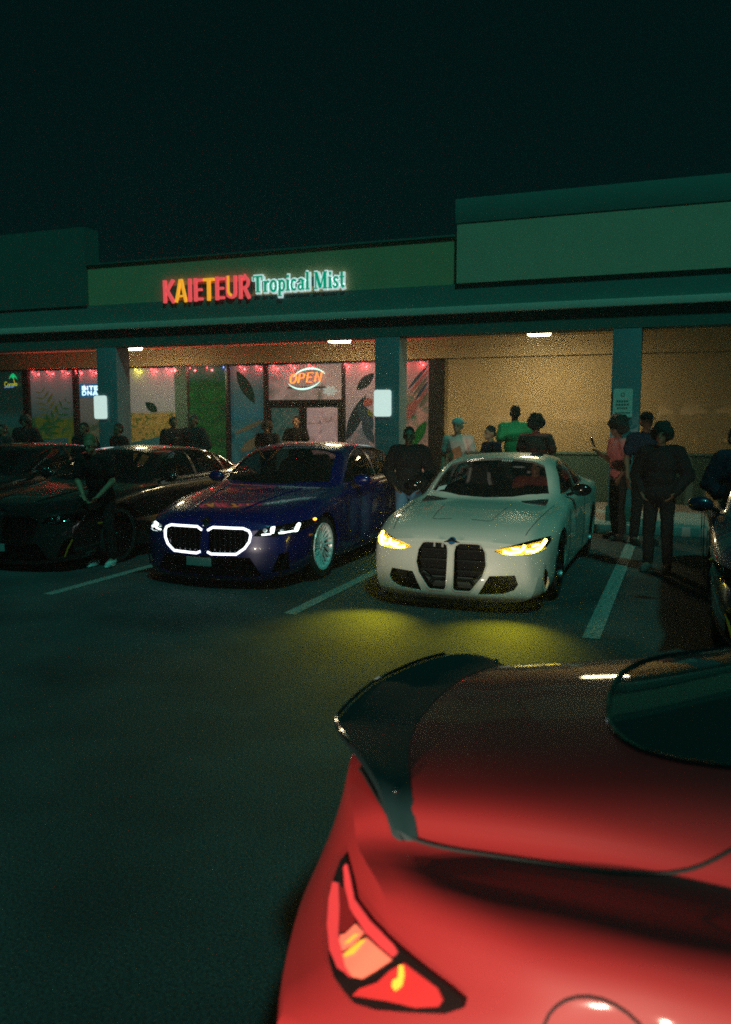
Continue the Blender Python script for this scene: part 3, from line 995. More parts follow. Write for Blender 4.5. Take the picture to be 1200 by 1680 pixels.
def make_wheel(r, w, rimm, spokes=10, twist=0.0):
    """meshes of one wheel; axle along y, outer face at +y"""
    out = {}
    bm = bmesh.new()
    rr = r * .72
    bm_lathe(bm, [(rr, -w / 2 + .02), (rr + .02, -w / 2), (r - .03, -w / 2), (r - .006, -w / 2 + .03), (r, -w / 2 + .06), (r, w / 2 - .06), (r - .006, w / 2 - .03), (r - .03, w / 2), (rr + .02, w / 2), (rr, w / 2 - .02), (rr - .01, w / 2 - .04), (rr - .01, -w / 2 + .04), (rr, -w / 2 + .02)], 44, 'y', False)
    me = bpy.data.meshes.new('tyre'); bm.to_mesh(me); bm.free(); shade(me, 40); me.materials.append(M_RUB); out['tyre'] = me
    bm = bmesh.new()
    bm_lathe(bm, [(rr - .012, w / 2 - .03), (rr + .008, w / 2 - .006), (rr + .004, w / 2 + .004), (rr - .02, w / 2 - .004), (rr - .035, w / 2 - .06), (rr - .03, -w / 2 + .05), (rr - .012, -w / 2 + .05)], 44, 'y', False)
    hub = bm_lathe(bmesh.new(), [(0, w / 2 - .02), (.028, w / 2 - .02), (.034, w / 2 - .028), (.07, w / 2 - .035), (.075, w / 2 - .08), (0, w / 2 - .08)], 24)
    tm = bpy.data.meshes.new('h'); hub.to_mesh(tm); hub.free(); bm.from_mesh(tm)
    for k in range(spokes):
        a0 = 2 * PI * k / spokes
        for s in (-1, 1):
            pts = []
            for t in (0, .35, .7, 1):
                a = a0 + s * (.05 + .13 * t) + twist * t
                q = .06 + (rr - .075) * t
                pts.append((q * math.cos(a), w / 2 - .045 + .028 * t - .015 * math.sin(PI * t), q * math.sin(a)))
            bm_tube(bm, pts, [.022, .017, .016, .020], 6)
    me = bpy.data.meshes.new('rim'); bm.to_mesh(me); bm.free(); shade(me, 40); me.materials.append(rimm); out['rim'] = me
    bm = bm_lathe(bmesh.new(), [(.05, 0), (rr * .82, 0), (rr * .82, .025), (.05, .025)], 32)
    me = bpy.data.meshes.new('brake_disc'); bm.to_mesh(me); bm.free(); me.materials.append(M_DISC); out['brake_disc'] = me
    bm = bm_box(bmesh.new(), (rr * .42, -.03, -.12), (rr * .86, .055, .12), .015)
    me = bpy.data.meshes.new('brake_caliper'); bm.to_mesh(me); bm.free(); me.materials.append(mat('caliper_blue', (.02, .06, .25), .4)); out['brake_caliper'] = me
    return out

def put_wheels(root, meshes, xs, track, r, steer=0.0):
    for i, x in enumerate(xs):
        for s in (-1, 1):
            e = bpy.data.objects.new('wheel', meshes['tyre'])
            COL.objects.link(e)
            e.parent = root
            e.location = (x, s * track, r)
            e.rotation_euler = (0, random.uniform(0, 1), 0 if s == 1 else PI)
            if i == 0 and steer: e.rotation_euler[2] += steer
            for k in ('rim', 'brake_disc', 'brake_caliper'):
                c = bpy.data.objects.new(k, meshes[k])
                COL.objects.link(c)
                c.parent = e

def seat(root, x, y, z, trim=None):
    """a bucket seat facing +x"""
    bm = bmesh.new()
    bm_box(bm, (x - .25, y - .24, z - .08), (x + .27, y + .24, z + .06), .05)
    def back(t):  # along the backrest
        return (x - .22 - .20 * t, z + .05 + .62 * t)
    pr = [(-.24, 0), (-.27, .3), (-.25, .62), (-.17, .78), (-.13, 1.0), (-.08, 1.07), (.08, 1.07), (.13, 1.0), (.17, .78), (.25, .62), (.27, .3), (.24, 0)]
    A, B = [], []
    for py, t in pr:
        bx, bz = back(t)
        A.append(bm.verts.new((bx + .05, y + py, bz)))
        B.append(bm.verts.new((bx - .07, y + py, bz + .02)))
    bm.faces.new(A); bm.faces.new(B[::-1])
    n = len(pr)
    for i in range(n): bm.faces.new((A[i], B[i], B[(i + 1) % n], A[(i + 1) % n]))
    bmesh.ops.recalc_face_normals(bm, faces=bm.faces)
    o = from_bm('seat', bm, M_INT, root, 40)
    if trim:
        for s in (-1, 1):
            tube('seat_piping', [Vector((back(t)[0] + .06, y + s * q, back(t)[1])) for q, t in ((.15, .0), (.24, .12), (.22, .36), (.17, .58), (.13, .78), (.115, 1.0))], .024, trim, o, 6)
        box('seat_bolster', (x + .05, y - .25, z - .02), (x + .24, y - .13, z + .075), trim, o, .03)
        box('seat_bolster', (x + .05, y + .13, z - .02), (x + .24, y + .25, z + .075), trim, o, .03)
    return o

def cabin(root, x0, x1, zf, w, ztop, trim=None, wheel_side=1):
    """floor, dashboard, seats and steering wheel"""
    box('cabin_floor', (x1, -w, zf - .05), (x0, w, zf), M_INT, root)
    bm = bmesh.new()
    bm_prism(bm, [(x0 - .02, ztop - .30), (x0 + .10, ztop - .02), (x0 - .10, ztop + .01), (x0 - .40, ztop - .06), (x0 - .46, ztop - .16), (x0 - .36, ztop - .34)], 'y', -w, w)
    d = from_bm('dashboard', bm, M_INT, root, 30)
    for s in (-1, 1):
        seat(root, x0 - 1.02, s * .37, zf + .22, trim)
    seat(root, x0 - 1.85, 0.3, zf + .24)
    seat(root, x0 - 1.85, -0.3, zf + .24)
    c = Vector((x0 - .58, wheel_side * .37, ztop - .10))
    pts = [c + Vector((.07 * math.sin(a), .18 * math.cos(a), .17 * math.sin(a))) for a in np.linspace(0, 2 * PI, 21)[:-1]]
    s = tube('steering_wheel', pts, .014, M_BLACK, root, 6, True)
    tube('steering_column', [c, c + Vector((.16, 0, -.03))], .03, M_BLACK, root, 8)
    tube('wheel_spoke', [c + Vector((0, -.17, 0)), c, c + Vector((0, .17, 0))], .012, M_BLACK, s, 6)

def mirror_part(root, x, y, z, s, m):
    bm = bmesh.new()
    bm_ellipsoid(bm, (x, y + s * .12, z + .03), (.06, .115, .07), None, 16, 10)
    o = from_bm('wing_mirror', bm, m, root, 60)
    tube('mirror_stalk', [(x + .01, y - s * .04, z - .03), (x, y + s * .06, z)], .018, M_BLACK, o, 6)
    bm = bmesh.new()
    bm_ellipsoid(bm, (x - .042, y + s * .12, z + .03), (.02, .10, .058), None, 16, 10)
    from_bm('mirror_glass', bm, M_CHROME, o, 60)

def seam(root, pts, m=None, r=.0035, name='panel_seam'):
    return tube(name, pts, r, m or M_SEAM, root, 5)

# ------------------------------------------------------------------ white coupe
def hood_prof(w, zb, zm, zs, z6, z7, z8, zc, ys=.985, yh=(.90, .74, .55, .3)):
    return [(0, zb), (.72 * w, zb + .004), (.92 * w, zb + .05), (.985 * w, zb + .18), (w, zm), (ys * w, zs), (yh[0] * w, z6), (yh[1] * w, z7), (yh[2] * w, z8), (yh[3] * w, (z8 + zc) / 2 + .004), (0, zc)]
def cabin_prof(w, zb, zm, belt, y6, z6, y7, z7, y8, z8, y9, z9, zc):
    return [(0, zb), (.78 * w, zb + .004), (.95 * w, zb + .05), (.985 * w, zb + .18), (w, zm), (.975 * w, belt), (y6, z6), (y7, z7), (y8, z8), (y9, z9), (0, zc)]
M4 = [
    (0.00, hood_prof(.80, .085, .36, .55, .60, .635, .65, .66), .30, 0),
    (0.10, hood_prof(.865, .085, .38, .61, .665, .702, .718, .728), .29, 0),
    (0.35, hood_prof(.905, .10, .42, .675, .735, .775, .795, .805), .25, 0),
    (0.75, hood_prof(.925, .12, .46, .755, .81, .84, .857, .865), .14, 0),
    (1.10, hood_prof(.925, .13, .50, .80, .85, .875, .893, .902), .06, 0),
    (1.40, hood_prof(.915, .13, .52, .84, .878, .90, .920, .930), .03, 0),
    (1.62, cabin_prof(.91, .13, .54, .87, .80, .915, .70, .955, .52, 1.03, .3, 1.065, 1.08), .0, 0),
    (1.90, cabin_prof(.91, .13, .55, .885, .81, .94, .735, 1.06, .62, 1.165, .36, 1.215, 1.235), 0, 0),
    (2.20, cabin_prof(.91, .13, .55, .895, .815, .95, .725, 1.15, .595, 1.29, .36, 1.335, 1.35), 0, 0),
    (2.60, cabin_prof(.91, .13, .55, .905, .815, .96, .715, 1.18, .575, 1.335, .36, 1.375, 1.39), 0, 0),
    (3.00, cabin_prof(.915, .13, .56, .92, .815, .97, .71, 1.18, .565, 1.325, .36, 1.37, 1.385), 0, 0),
    (3.50, cabin_prof(.935, .14, .58, .94, .825, .985, .70, 1.13, .56, 1.245, .35, 1.29, 1.305), 0, 0),
    (3.95, cabin_prof(.94, .15, .60, .95, .84, .99, .72, 1.05, .56, 1.11, .34, 1.145, 1.155), 0, .02),
    (4.25, cabin_prof(.93, .17, .60, .94, .83, .98, .72, 1.01, .56, 1.03, .34, 1.045, 1.05), 0, .06),
    (4.60, cabin_prof(.89, .20, .60, .90, .80, .95, .70, .985, .54, 1.005, .33, 1.02, 1.025), 0, .14),
    (4.76, cabin_prof(.82, .26, .58, .80, .74, .87, .66, .92, .5, .95, .32, .965, .97), 0, .20),
]
def end_off_m4(): return [(.08, -.02), (.15, .03), (.30, .02), (.45, .0), (.60, -.03), (.67, -.06)]

M_WHITE = paint('chalk_white_paint', (0.47, 0.455, 0.41), rough=.42, coat=.55)
KID = [(.03, .215), (.05, .185), (.19, .185), (.215, .20), (.315, .335), (.345, .44), (.33, .56), (.29, .625), (.25, .635), (.08, .635), (.04, .61), (.028, .55)]
INT = [(.275, .165), (.50, .18), (.60, .215), (.635, .27), (.605, .355), (.375, .345)]
HL = [(.405, .572), (.48, .548), (.62, .540), (.76, .555), (.845, .59), (.875, .64), (.865, .685), (.80, .68), (.70, .662), (.55, .626), (.43, .592)]
VENT = [(.83, .155), (.875, .16), (.868, .36), (.85, .42), (.838, .36)]
def build_white():
    root = thing('parked_car', 'white coupe with tall twin kidney grilles and glowing yellow headlights in the parking bay', 'car', (-2.02, 7.58, 0), -PI / 2)
    bm = shell(M4, end_off_m4())
    sf = Surf(bm)
    cb = bmesh.new()
    for s in (0, 1):
        f = (lambda q: q) if s == 0 else mirror
        bm_prism(cb, f(KID), 'x', -.14, .3)
        bm_prism(cb, f(INT), 'x', -.30, .3)
        bm_prism(cb, f(HL), 'x', -.75, .3)
        bm_prism(cb, f(VENT), 'x', -.42, -.05)
    ws = [(-1.44, 0), (-1.47, .3), (-1.56, .55), (-1.66, .665), (-2.08, .545), (-2.15, .40), (-2.19, 0)]
    ws = ws + [(x, -y) for x, y in ws[-2:0:-1]]
    rw = [(-3.36, 0), (-3.38, .36), (-3.44, .50), (-3.84, .58), (-3.92, .40), (-3.94, 0)]
    rw = rw + [(x, -y) for x, y in rw[-2:0:-1]]
    bm_prism(cb, ws, 'z', .85, 1.6)
    bm_prism(cb, rw, 'z', .95, 1.6)
    sw1 = [(-1.80, .975), (-2.22, 1.245), (-2.45, 1.30), (-2.78, 1.315), (-2.82, .985)]
    sw2 = [(-2.88, .985), (-2.84, 1.312), (-3.15, 1.285), (-3.50, 1.17), (-3.62, 1.06), (-3.58, 1.01)]
    for q in (sw1, sw2):
        for s in (-1, 1):
            bm_prism(cb, q, 'y', min(s * .48, s * 1.2), max(s * .48, s * 1.2))
    for x in (-.93, -3.79):
        for s in (-1, 1):
            bm_arch(cb, x, .345, .372, min(s * .60, s * 1.2), max(s * .60, s * 1.2))
    me = cut(bm, cb, .025, [M_WHITE, M_BLACK])
    body = link('body', me, None, root)
    # glass
    for nm, q, ax, lo, hi in (('windscreen', ws, 'z', .85, 1.6), ('rear_window', rw, 'z', .95, 1.6)):
        g = bmesh.new(); bm_prism(g, q, ax, lo, hi)
        link(nm, cut(bm, g, .005, [M_CARG], 'INTERSECT', -1.0), None, root)
    for q in (sw1, sw2):
        for s in (-1, 1):
            g = bmesh.new(); bm_prism(g, q, 'y', min(s * .48, s * 1.2), max(s * .48, s * 1.2))
            link('side_window', cut(bm, g, .005, [M_CARG], 'INTERSECT', -1.0), None, root)
    for s in (0, 1):
        f = (lambda q: q) if s == 0 else mirror
        g = bmesh.new(); bm_prism(g, f(HL), 'x', -.75, .3)
        h = link('headlight', cut(bm, g, .004, [M_LENS], 'INTERSECT', -1.0), None, root)
        sg = 1 if s == 0 else -1
        # dark bowl with reflective yellow bezel behind the lens
        b2 = bmesh.new()
        pts = [sf.front(sg * y, z, -.055) for y, z in HL]
        vs = [b2.verts.new(p) for p in pts]
        cvt = b2.verts.new(sum(pts, Vector()) / len(pts) + Vector((-.05, 0, 0)))
        for i in range(len(vs)): b2.faces.new((vs[i], vs[(i + 1) % len(vs)], cvt))
        from_bm('headlight_bowl', b2, mat('headlight_bowl', (.75, .62, .25), .25, metal=.6), h)
        M_DRL = mat('yellow_daylight_strip', (.9, .8, .2), .3, emit=(1.0, .74, .085), es=24.0)
        def strip(pp, r):
            tube('light_strip', [sf.front(sg * y, z, -.022) for y, z in dense(pp, 3)], r, M_DRL, h, 8)
        strip([(.49, .572), (.56, .562), (.64, .572), (.665, .60), (.675, .635)], .014)
        strip([(.69, .580), (.76, .583), (.81, .605), (.832, .64), (.84, .668)], .015)
        strip([(.565, .600), (.63, .607)], .009)
        strip([(.745, .628), (.79, .638)], .010)
        # forward and downward beam
        ld = bpy.data.lights.new('headlight_beam', 'SPOT')
        ld.energy = 66
        ld.color = (1.0, .86, .01)
        ld.spot_size = R(88)
        ld.spot_blend = 1.0
        ld.shadow_soft_size = .05
        lo = bpy.data.objects.new('headlight_beam', ld)
        COL.objects.link(lo); lo.parent = root
        lo.location = (.14, sg * .62, .60)
        lo.rotation_euler = (0, R(-50), 0)
        # kidney grille parts
        b2 = bmesh.new()
        inner = [(sg * y, z) for y, z in KID]
        bm_prism(b2, [(c[0] * 1.0, c[1]) for c in inner], 'x', -.16, -.15)
        gr = from_bm('grille_mesh', b2, M_BLACK, root)
        M_SLAT = mat('grille_slat', (.006, .008, .008), .6, spec=.15)
        for z, dz, dpt in ((.56, .012, .05), (.46, .014, .06), (.36, .014, .06)):
            ys = [p[0] for p in KID]
            w1 = float(np.interp(z, [.185, .335, .44, .56, .625], [.20, .31, .34, .325, .285]))
            box('grille_slat', (-.13, min(sg * .035, sg * w1), z - dz), (-.095, max(sg * .035, sg * w1), z + dz * .4), M_SLAT, gr, .004)
        tube('grille_strut', [(-.045, sg * .30, .33), (-.045, sg * .19, .285), (-.045, sg * .05, .285)], .008, M_BLACK, gr, 6)
        tube('grille_strut', [(-.045, sg * .19, .285), (-.045, sg * .235, .225)], .008, M_BLACK, gr, 6)
        M_PAN = mat('grille_panel', (.03, .042, .04), .5, spec=.2)
        for q in ([(.05, .272), (.185, .272), (.205, .302), (.05, .302)], [(.06, .20), (.185, .20), (.20, .222), (.165, .255), (.05, .255)], [(.215, .228), (.30, .335), (.285, .345), (.225, .30), (.195, .262)]):
            b6 = bmesh.new(); bm_prism(b6, [(sg * y, z) for y, z in q], 'x', -.09, -.08)
            from_bm('grille_panel', b6, M_PAN, gr)
        for (ya, yb) in ((.085, .105), (.165, .185)) if sg < 0 else ((.27, .285),):
            box('grille_tab', (-.07, min(sg * ya, sg * yb), .585), (-.06, max(sg * ya, sg * yb), .63), mat('grille_tab', (.25, .28, .27), .5), gr, .003)
        # frame ring round the kidney
        tube('grille_frame', [sf.front(sg * y, z, .002) for y, z in KID], .008, M_WHITE, gr, 6, True)
        box('intake_mesh', (-.30, min(sg * .26, sg * .66), .15), (-.29, max(sg * .26, sg * .66), .37), M_BLACK, root)
        b3 = bmesh.new()
        bm_prism(b3, [(sg * .50, .20), (sg * .585, .225), (sg * .61, .27), (sg * .59, .335), (sg * .52, .335)], 'x', -.26, -.25)
        from_bm('intake_duct', b3, M_SLAT, root)
        # number of small trims
        seam(root, [sf.top(-x, sg * y, .001) for x, y in dense([(.27, .66), (.55, .70), (.95, .735), (1.38, .76)], 5)])
        seam(root, [sf.top(-x, sg * y, .001) for x, y in dense([(.42, .10), (.42, .14), (.40, .26), (.43, .30), (.70, .32), (1.0, .34)], 4)], r=.0025)
        seam(root, [sf.side(-1.62, z, sg, .001) for z in np.linspace(.22, .90, 10)])
        seam(root, [sf.side(-2.92, z, sg, .001) for z in np.linspace(.25, .93, 10)])
        mirror_part(root, -1.92, sg * .86, .99, sg, M_GLOSSB)
        bm5 = bmesh.new(); bm_box(bm5, (-2.64, sg * .885, .78), (-2.44, sg * .905, .80), .004)
        from_bm('door_handle', bm5, M_WHITE, root, 40)
        # wheel housings
        for x in (-.93, -3.79):
            b4 = bmesh.new()
            bm_lathe(b4, [(.37, .0), (.37, .30), (.365, .30), (.365, .0)], 32, 'y', False)
            bm_lathe(b4, [(0, .30), (.37, .302)], 32, 'y', False)
            from_bm('wheel_housing', b4, M_BLACK, root, 40, (x, sg * .88, .345), (0, 0, 0 if sg < 0 else PI))
    # badge, plate holes, splitter, banner, stickers
    b = bmesh.new(); bm_lathe(b, [(0, .008), (.036, .006), (.04, 0), (0, -.004)], 24, 'x')
    bo = from_bm('badge', b, mat('badge_blue', (.02, .10, .22), .2, coat=1), root, 40, sf.front(0, .652, .003), (0, R(-35), 0))
    for y in (-.006, .006):
        for z in (.50, .45):
            pass
    b = bmesh.new()
    outline = [(.05, 0), (.045, .3), (.01, .55), (-.08, .74), (-.22, .82), (-.5, .84)]
    poly = outline + [(-.5, -.84)] + [(x, -y) for x, y in outline[:0:-1]]
    bm_prism(b, poly, 'z', .055, .075)
    from_bm('splitter', b, M_GLOSSB, root)
    M_BAN = mat('banner_print', (.55, .62, .6), .5)
    for k in range(5):
        y = .06 + k * .026
        p0, p1 = sf.top(-2.085, y, .004), sf.top(-2.13, y, .004)
        b = bmesh.new(); bm_tube(b, [p0, p1], .007, 5); from_bm('windscreen_print', b, M_BAN, root)
    b = bmesh.new()
    q = [sf.top(-x, y, .003) for x, y in ((1.58, -.50), (1.585, -.60), (1.66, -.585), (1.65, -.485))]
    b.faces.new([b.verts.new(v) for v in q]); from_bm('windscreen_sticker', b, M_SEATW, root)
    cabin(root, -1.40, -3.5, .30, .68, .93, M_SEATW)
    box('centre_mirror', (-2.02, -.10, 1.185), (-1.99, .10, 1.245), M_BLACK, root, .01)
    wm = make_wheel(.345, .27, M_DRIM, 5, .1)
    put_wheels(root, wm, (-.93, -3.79), .765, .345)
    bm.free()
    return root, sf
white, white_sf = build_white()

# ------------------------------------------------------------------ saloons
G90 = [
    (0.00, hood_prof(.84, .11, .40, .60, .67, .71, .735, .745), .30, 0),
    (0.10, hood_prof(.90, .11, .42, .65, .72, .76, .785, .795), .29, 0),
    (0.40, hood_prof(.95, .12, .46, .73, .79, .83, .85, .86), .22, 0),
    (0.90, hood_prof(.965, .13, .52, .83, .885, .915, .93, .94), .10, 0),
    (1.40, hood_prof(.965, .14, .54, .90, .945, .98, 1.0, 1.01), .03, 0),
    (1.62, cabin_prof(.965, .14, .56, .925, .86, .97, .76, 1.01, .56, 1.08, .32, 1.12, 1.135), 0, 0),
    (1.95, cabin_prof(.965, .14, .56, .945, .87, .99, .79, 1.13, .66, 1.25, .38, 1.30, 1.315), 0, 0),
    (2.30, cabin_prof(.965, .14, .57, .955, .875, 1.0, .78, 1.23, .64, 1.39, .38, 1.435, 1.45), 0, 0),
    (2.80, cabin_prof(.965, .14, .57, .965, .875, 1.01, .77, 1.27, .62, 1.44, .38, 1.485, 1.50), 0, 0),
    (3.40, cabin_prof(.97, .14, .58, .975, .875, 1.02, .765, 1.26, .615, 1.42, .38, 1.465, 1.48), 0, 0),
    (3.90, cabin_prof(.97, .15, .60, .985, .875, 1.03, .75, 1.20, .60, 1.32, .37, 1.36, 1.375), 0, 0),
    (4.35, cabin_prof(.965, .16, .61, .985, .87, 1.03, .75, 1.10, .59, 1.17, .36, 1.20, 1.21), 0, .03),
    (4.70, cabin_prof(.94, .19, .61, .96, .84, 1.0, .73, 1.05, .57, 1.075, .35, 1.09, 1.095), 0, .08),
    (5.00, cabin_prof(.89, .22, .60, .88, .80, .95, .70, 1.01, .55, 1.04, .33, 1.055, 1.06), 0, .16),
    (5.10, cabin_prof(.82, .30, .58, .80, .74, .88, .66, .94, .5, .97, .32, .985, .99), 0, .20),
]
RING = [(.036, .632), (.095, .664), (.44, .664), (.505, .64), (.525, .60), (.515, .53), (.47, .46), (.38, .395), (.09, .385), (.045, .405)]
HL5 = [(.55, .585), (.75, .575), (.93, .62), (1.0, .70), (.97, .725), (.80, .70), (.60, .655)]
def saloon(root, stations, bodym, glass=M_CARG, ring=None, lamp=0.0, rimm=M_DRIM, trimm=None, zs=1.0, spokes=10):
    st = [(x, [(y, z if z < .7 else .7 + (z - .7) * zs) for y, z in p], a, b) for x, p, a, b in stations]
    H = lambda z: z if z < .7 else .7 + (z - .7) * zs
    bm = shell(st, [(.1, -.02), (.2, .03), (.45, .03), (.65, 0), (.75, -.05)])
    sf = Surf(bm)
    low = [(-.52, .36), (.52, .36), (.64, .17), (.50, .145), (-.50, .145), (-.64, .17)]
    cb = bmesh.new()
    bm_prism(cb, low, 'x', -.30, .3)
    for f in ((lambda q: q), mirror):
        bm_prism(cb, f(RING), 'x', -.14, .3)
        bm_prism(cb, f(HL5), 'x', -.75, .3)
        bm_prism(cb, f([(.72, .20), (.86, .22), (.87, .42), (.80, .40)]), 'x', -.5, .3)
    ws = [(-1.44, 0), (-1.47, .33), (-1.57, .60), (-1.68, .72), (-2.17, .60), (-2.25, .42), (-2.29, 0)]
    ws = ws + [(x, -y) for x, y in ws[-2:0:-1]]
    rw = [(-3.78, 0), (-3.80, .38), (-3.86, .53), (-4.28, .62), (-4.36, .44), (-4.38, 0)]
    rw = rw + [(x, -y) for x, y in rw[-2:0:-1]]
    bm_prism(cb, ws, 'z', .85, 1.7)
    bm_prism(cb, rw, 'z', 1.0, 1.7)
    sw = [[(-1.85, 1.03), (-2.32, 1.33), (-2.60, 1.405), (-2.86, 1.42), (-2.90, 1.045)],
          [(-2.96, 1.045), (-2.92, 1.42), (-3.40, 1.40), (-3.66, 1.36), (-3.72, 1.06)],
          [(-3.78, 1.065), (-3.73, 1.34), (-3.95, 1.27), (-4.10, 1.10)]]
    sw = [[(x, H(z)) for x, z in q] for q in sw]
    for q in sw:
        for s in (-1, 1):
            bm_prism(cb, q, 'y', min(s * .5, s * 1.2), max(s * .5, s * 1.2))
    for x in (-1.0, -4.0):
        for s in (-1, 1):
            bm_arch(cb, x, .365, .392, min(s * .62, s * 1.2), max(s * .62, s * 1.2))
    body = link('body', cut(bm, cb, .025, [bodym, M_BLACK]), None, root)
    for nm, q, lo, hi in (('windscreen', ws, .85, 1.7), ('rear_window', rw, 1.0, 1.7)):
        g = bmesh.new(); bm_prism(g, q, 'z', lo, hi)
        link(nm, cut(bm, g, .005, [glass], 'INTERSECT'), None, root)
    for q in sw:
        for s in (-1, 1):
            g = bmesh.new(); bm_prism(g, q, 'y', min(s * .5, s * 1.2), max(s * .5, s * 1.2))
            link('side_window', cut(bm, g, .005, [glass], 'INTERSECT'), None, root)
    b = bmesh.new(); bm_prism(b, low, 'x', -.31, -.30); from_bm('intake_mesh', b, M_BLACK, root)
    for z in (.20, .255, .31):
        box('intake_slat', (-.10, -.50, z), (-.05, .50, z + .012), M_BLACK, root)
    box('plate_holder', (.035, -.14, .245), (.05, .13, .355), M_BLACK, root)
    bm_ = box('number_plate', (.052, -.20, .255), (.058, .10, .345), mat('plate_dull', (.22, .28, .27), .5), root)
    for s in (0, 1):
        f = (lambda q: q) if s == 0 else mirror
        sg = 1 if s == 0 else -1
        b = bmesh.new(); bm_prism(b, f(RING), 'x', -.16, -.15)
        gr = from_bm('grille_mesh', b, M_BLACK, root)
        for k in range(7):
            y = .09 + k * .062
            lo, hi = .40 if y < .4 else .46, .65
            box('grille_slat', (-.12, sg * y - .006, lo), (-.04, sg * y + .006, hi), M_GLOSSB, gr)
        tube('grille_frame', [sf.front(sg * y, z, .004) for y, z in dense(RING, 3)], .013, ring or M_GLOSSB, gr, 8)
        g = bmesh.new(); bm_prism(g, f(HL5), 'x', -.75, .3)
        h = link('headlight', cut(bm, g, .004, [M_LENS], 'INTERSECT'), None, root)
        b = bmesh.new()
        pts = [sf.front(sg * y, z, -.055) for y, z in HL5]
        vs = [b.verts.new(p) for p in pts]
        cv = b.verts.new(sum(pts, Vector()) / len(pts) + Vector((-.05, 0, 0)))
        for i in range(len(vs)): b.faces.new((vs[i], vs[(i + 1) % len(vs)], cv))
        from_bm('headlight_bowl', b, M_GLOSSB, h)
        ml = mat('white_lamp_strip', (.9, .9, .9), .3, emit=(.82, 1.0, .94), es=lamp) if lamp else M_CHROME
        for (y0, y1) in ((.66, .73), (.82, .905)):
            tube('lamp_strip', [sf.front(sg * y1, z, -.02) for z in np.linspace(.615, .695, 4)], [.018, .024, .024, .018], ml, h, 8)
            tube('lamp_strip', [sf.front(sg * y, .603 + (y - .66) * .10, -.02) for y in np.linspace(y0 - .03, y1 - .01, 4)], .009, ml, h, 6)
            bb = bmesh.new(); bm_ellipsoid(bb, sf.front(sg * (y0 + .0), .645, -.035), (.02, .025, .022), None, 12, 8)
            from_bm('lamp_lens', bb, M_CHROME if not lamp else mat('dim_projector', (.7, .75, .75), .1, metal=.8, emit=(.5, .62, .6), es=.35), h, 60)
        ind = mat('amber_marker_lit', (.8, .3, .03), .3, emit=(1.0, .36, .03), es=5.0) if lamp and sg > 0 else M_ORANGE
        bb = bmesh.new(); bm_ellipsoid(bb, sf.front(sg * .955, .712, .002), (.018, .022, .015), None, 12, 8)
        from_bm('indicator', bb, ind, h, 60)
        b = bmesh.new(); bm_ellipsoid(b, sf.side(-.62, .55, sg, .0), (.06, .008, .014), None, 12, 8)
        from_bm('side_reflector', b, M_ORANGE, root, 60)
        tube('canard', [sf.front(sg * y, z, .006) for y, z in ((.80, .20), (.83, .30), (.86, .40))], .010, trimm or M_GLOSSB, root, 6)
        seam(root, [sf.top(-x, sg * y, .001) for x, y in dense([(.30, .68), (.6, .74), (1.0, .79), (1.40, .82)], 5)])
        seam(root, [sf.top(-x, sg * y, .001) for x, y in dense([(.30, .30), (.7, .38), (1.35, .50)], 5)], bodym, .010, 'bonnet_crease')
        for x in (-1.68, -2.93, -3.80):
            seam(root, [sf.side(x, z, sg, .001) for z in np.linspace(.22, .97, 10)])
        tube('window_trim', [sf.side(x, z, sg, .004) for x, z in dense([(q[0], q[1]) for q in (sw[0][0], sw[0][1], sw[0][2], sw[0][3], sw[1][1], sw[1][2], sw[1][3 - 0], sw[2][1], sw[2][2], sw[2][3])], 2)], .006, M_GLOSSB, root, 5)
        mirror_part(root, -1.98, sg * .91, 1.03 if zs == 1 else H(1.03), sg, bodym)
        for x in (-2.72, -3.62):
            box('door_handle', (x - .1, sg * .945 - .012, .87), (x + .1, sg * .945 + .012, .893), bodym, root, .005)
        for x in (-1.0, -4.0):
            b4 = bmesh.new()
            bm_lathe(b4, [(.39, 0), (.39, .3), (.385, .3), (.385, 0)], 32, 'y', False)
            bm_lathe(b4, [(0, .30), (.39, .302)], 32, 'y', False)
            from_bm('wheel_housing', b4, M_BLACK, root, 40, (x, sg * .92, .365), (0, 0, 0 if sg < 0 else PI))
    b = bmesh.new(); bm_lathe(b, [(0, .008), (.036, .006), (.04, 0), (0, -.004)], 24, 'x')
    from_bm('badge', b, M_CHROME, root, 40, sf.front(0, .70, .003), (0, R(-40), 0))
    cabin(root, -1.42, -4.0, .32, .72, H(.99))
    put_wheels(root, make_wheel(.365, .27, rimm, spokes, .15), (-1.0, -4.0), .80, .365)
    bm.free()
    return sf

def copy_car(src, label, loc, rz, paint_from, paint_to, group=None, cat='car'):
    """a copy of a car with all its parts and sub-parts; only the paint differs"""
    c = src.copy(); COL.objects.link(c)
    c.location = loc; c.rotation_euler = (0, 0, rz)
    c['label'] = label
    def rec(o, p):
        for ch in list(o.children):
            k = ch.copy(); COL.objects.link(k); k.parent = p
            if ch.type == 'MESH':
                for i, s in enumerate(k.material_slots):
                    if s.material is paint_from:
                        s.link = 'OBJECT'; s.material = paint_to
            rec(ch, k)
    rec(src, c)
    return c

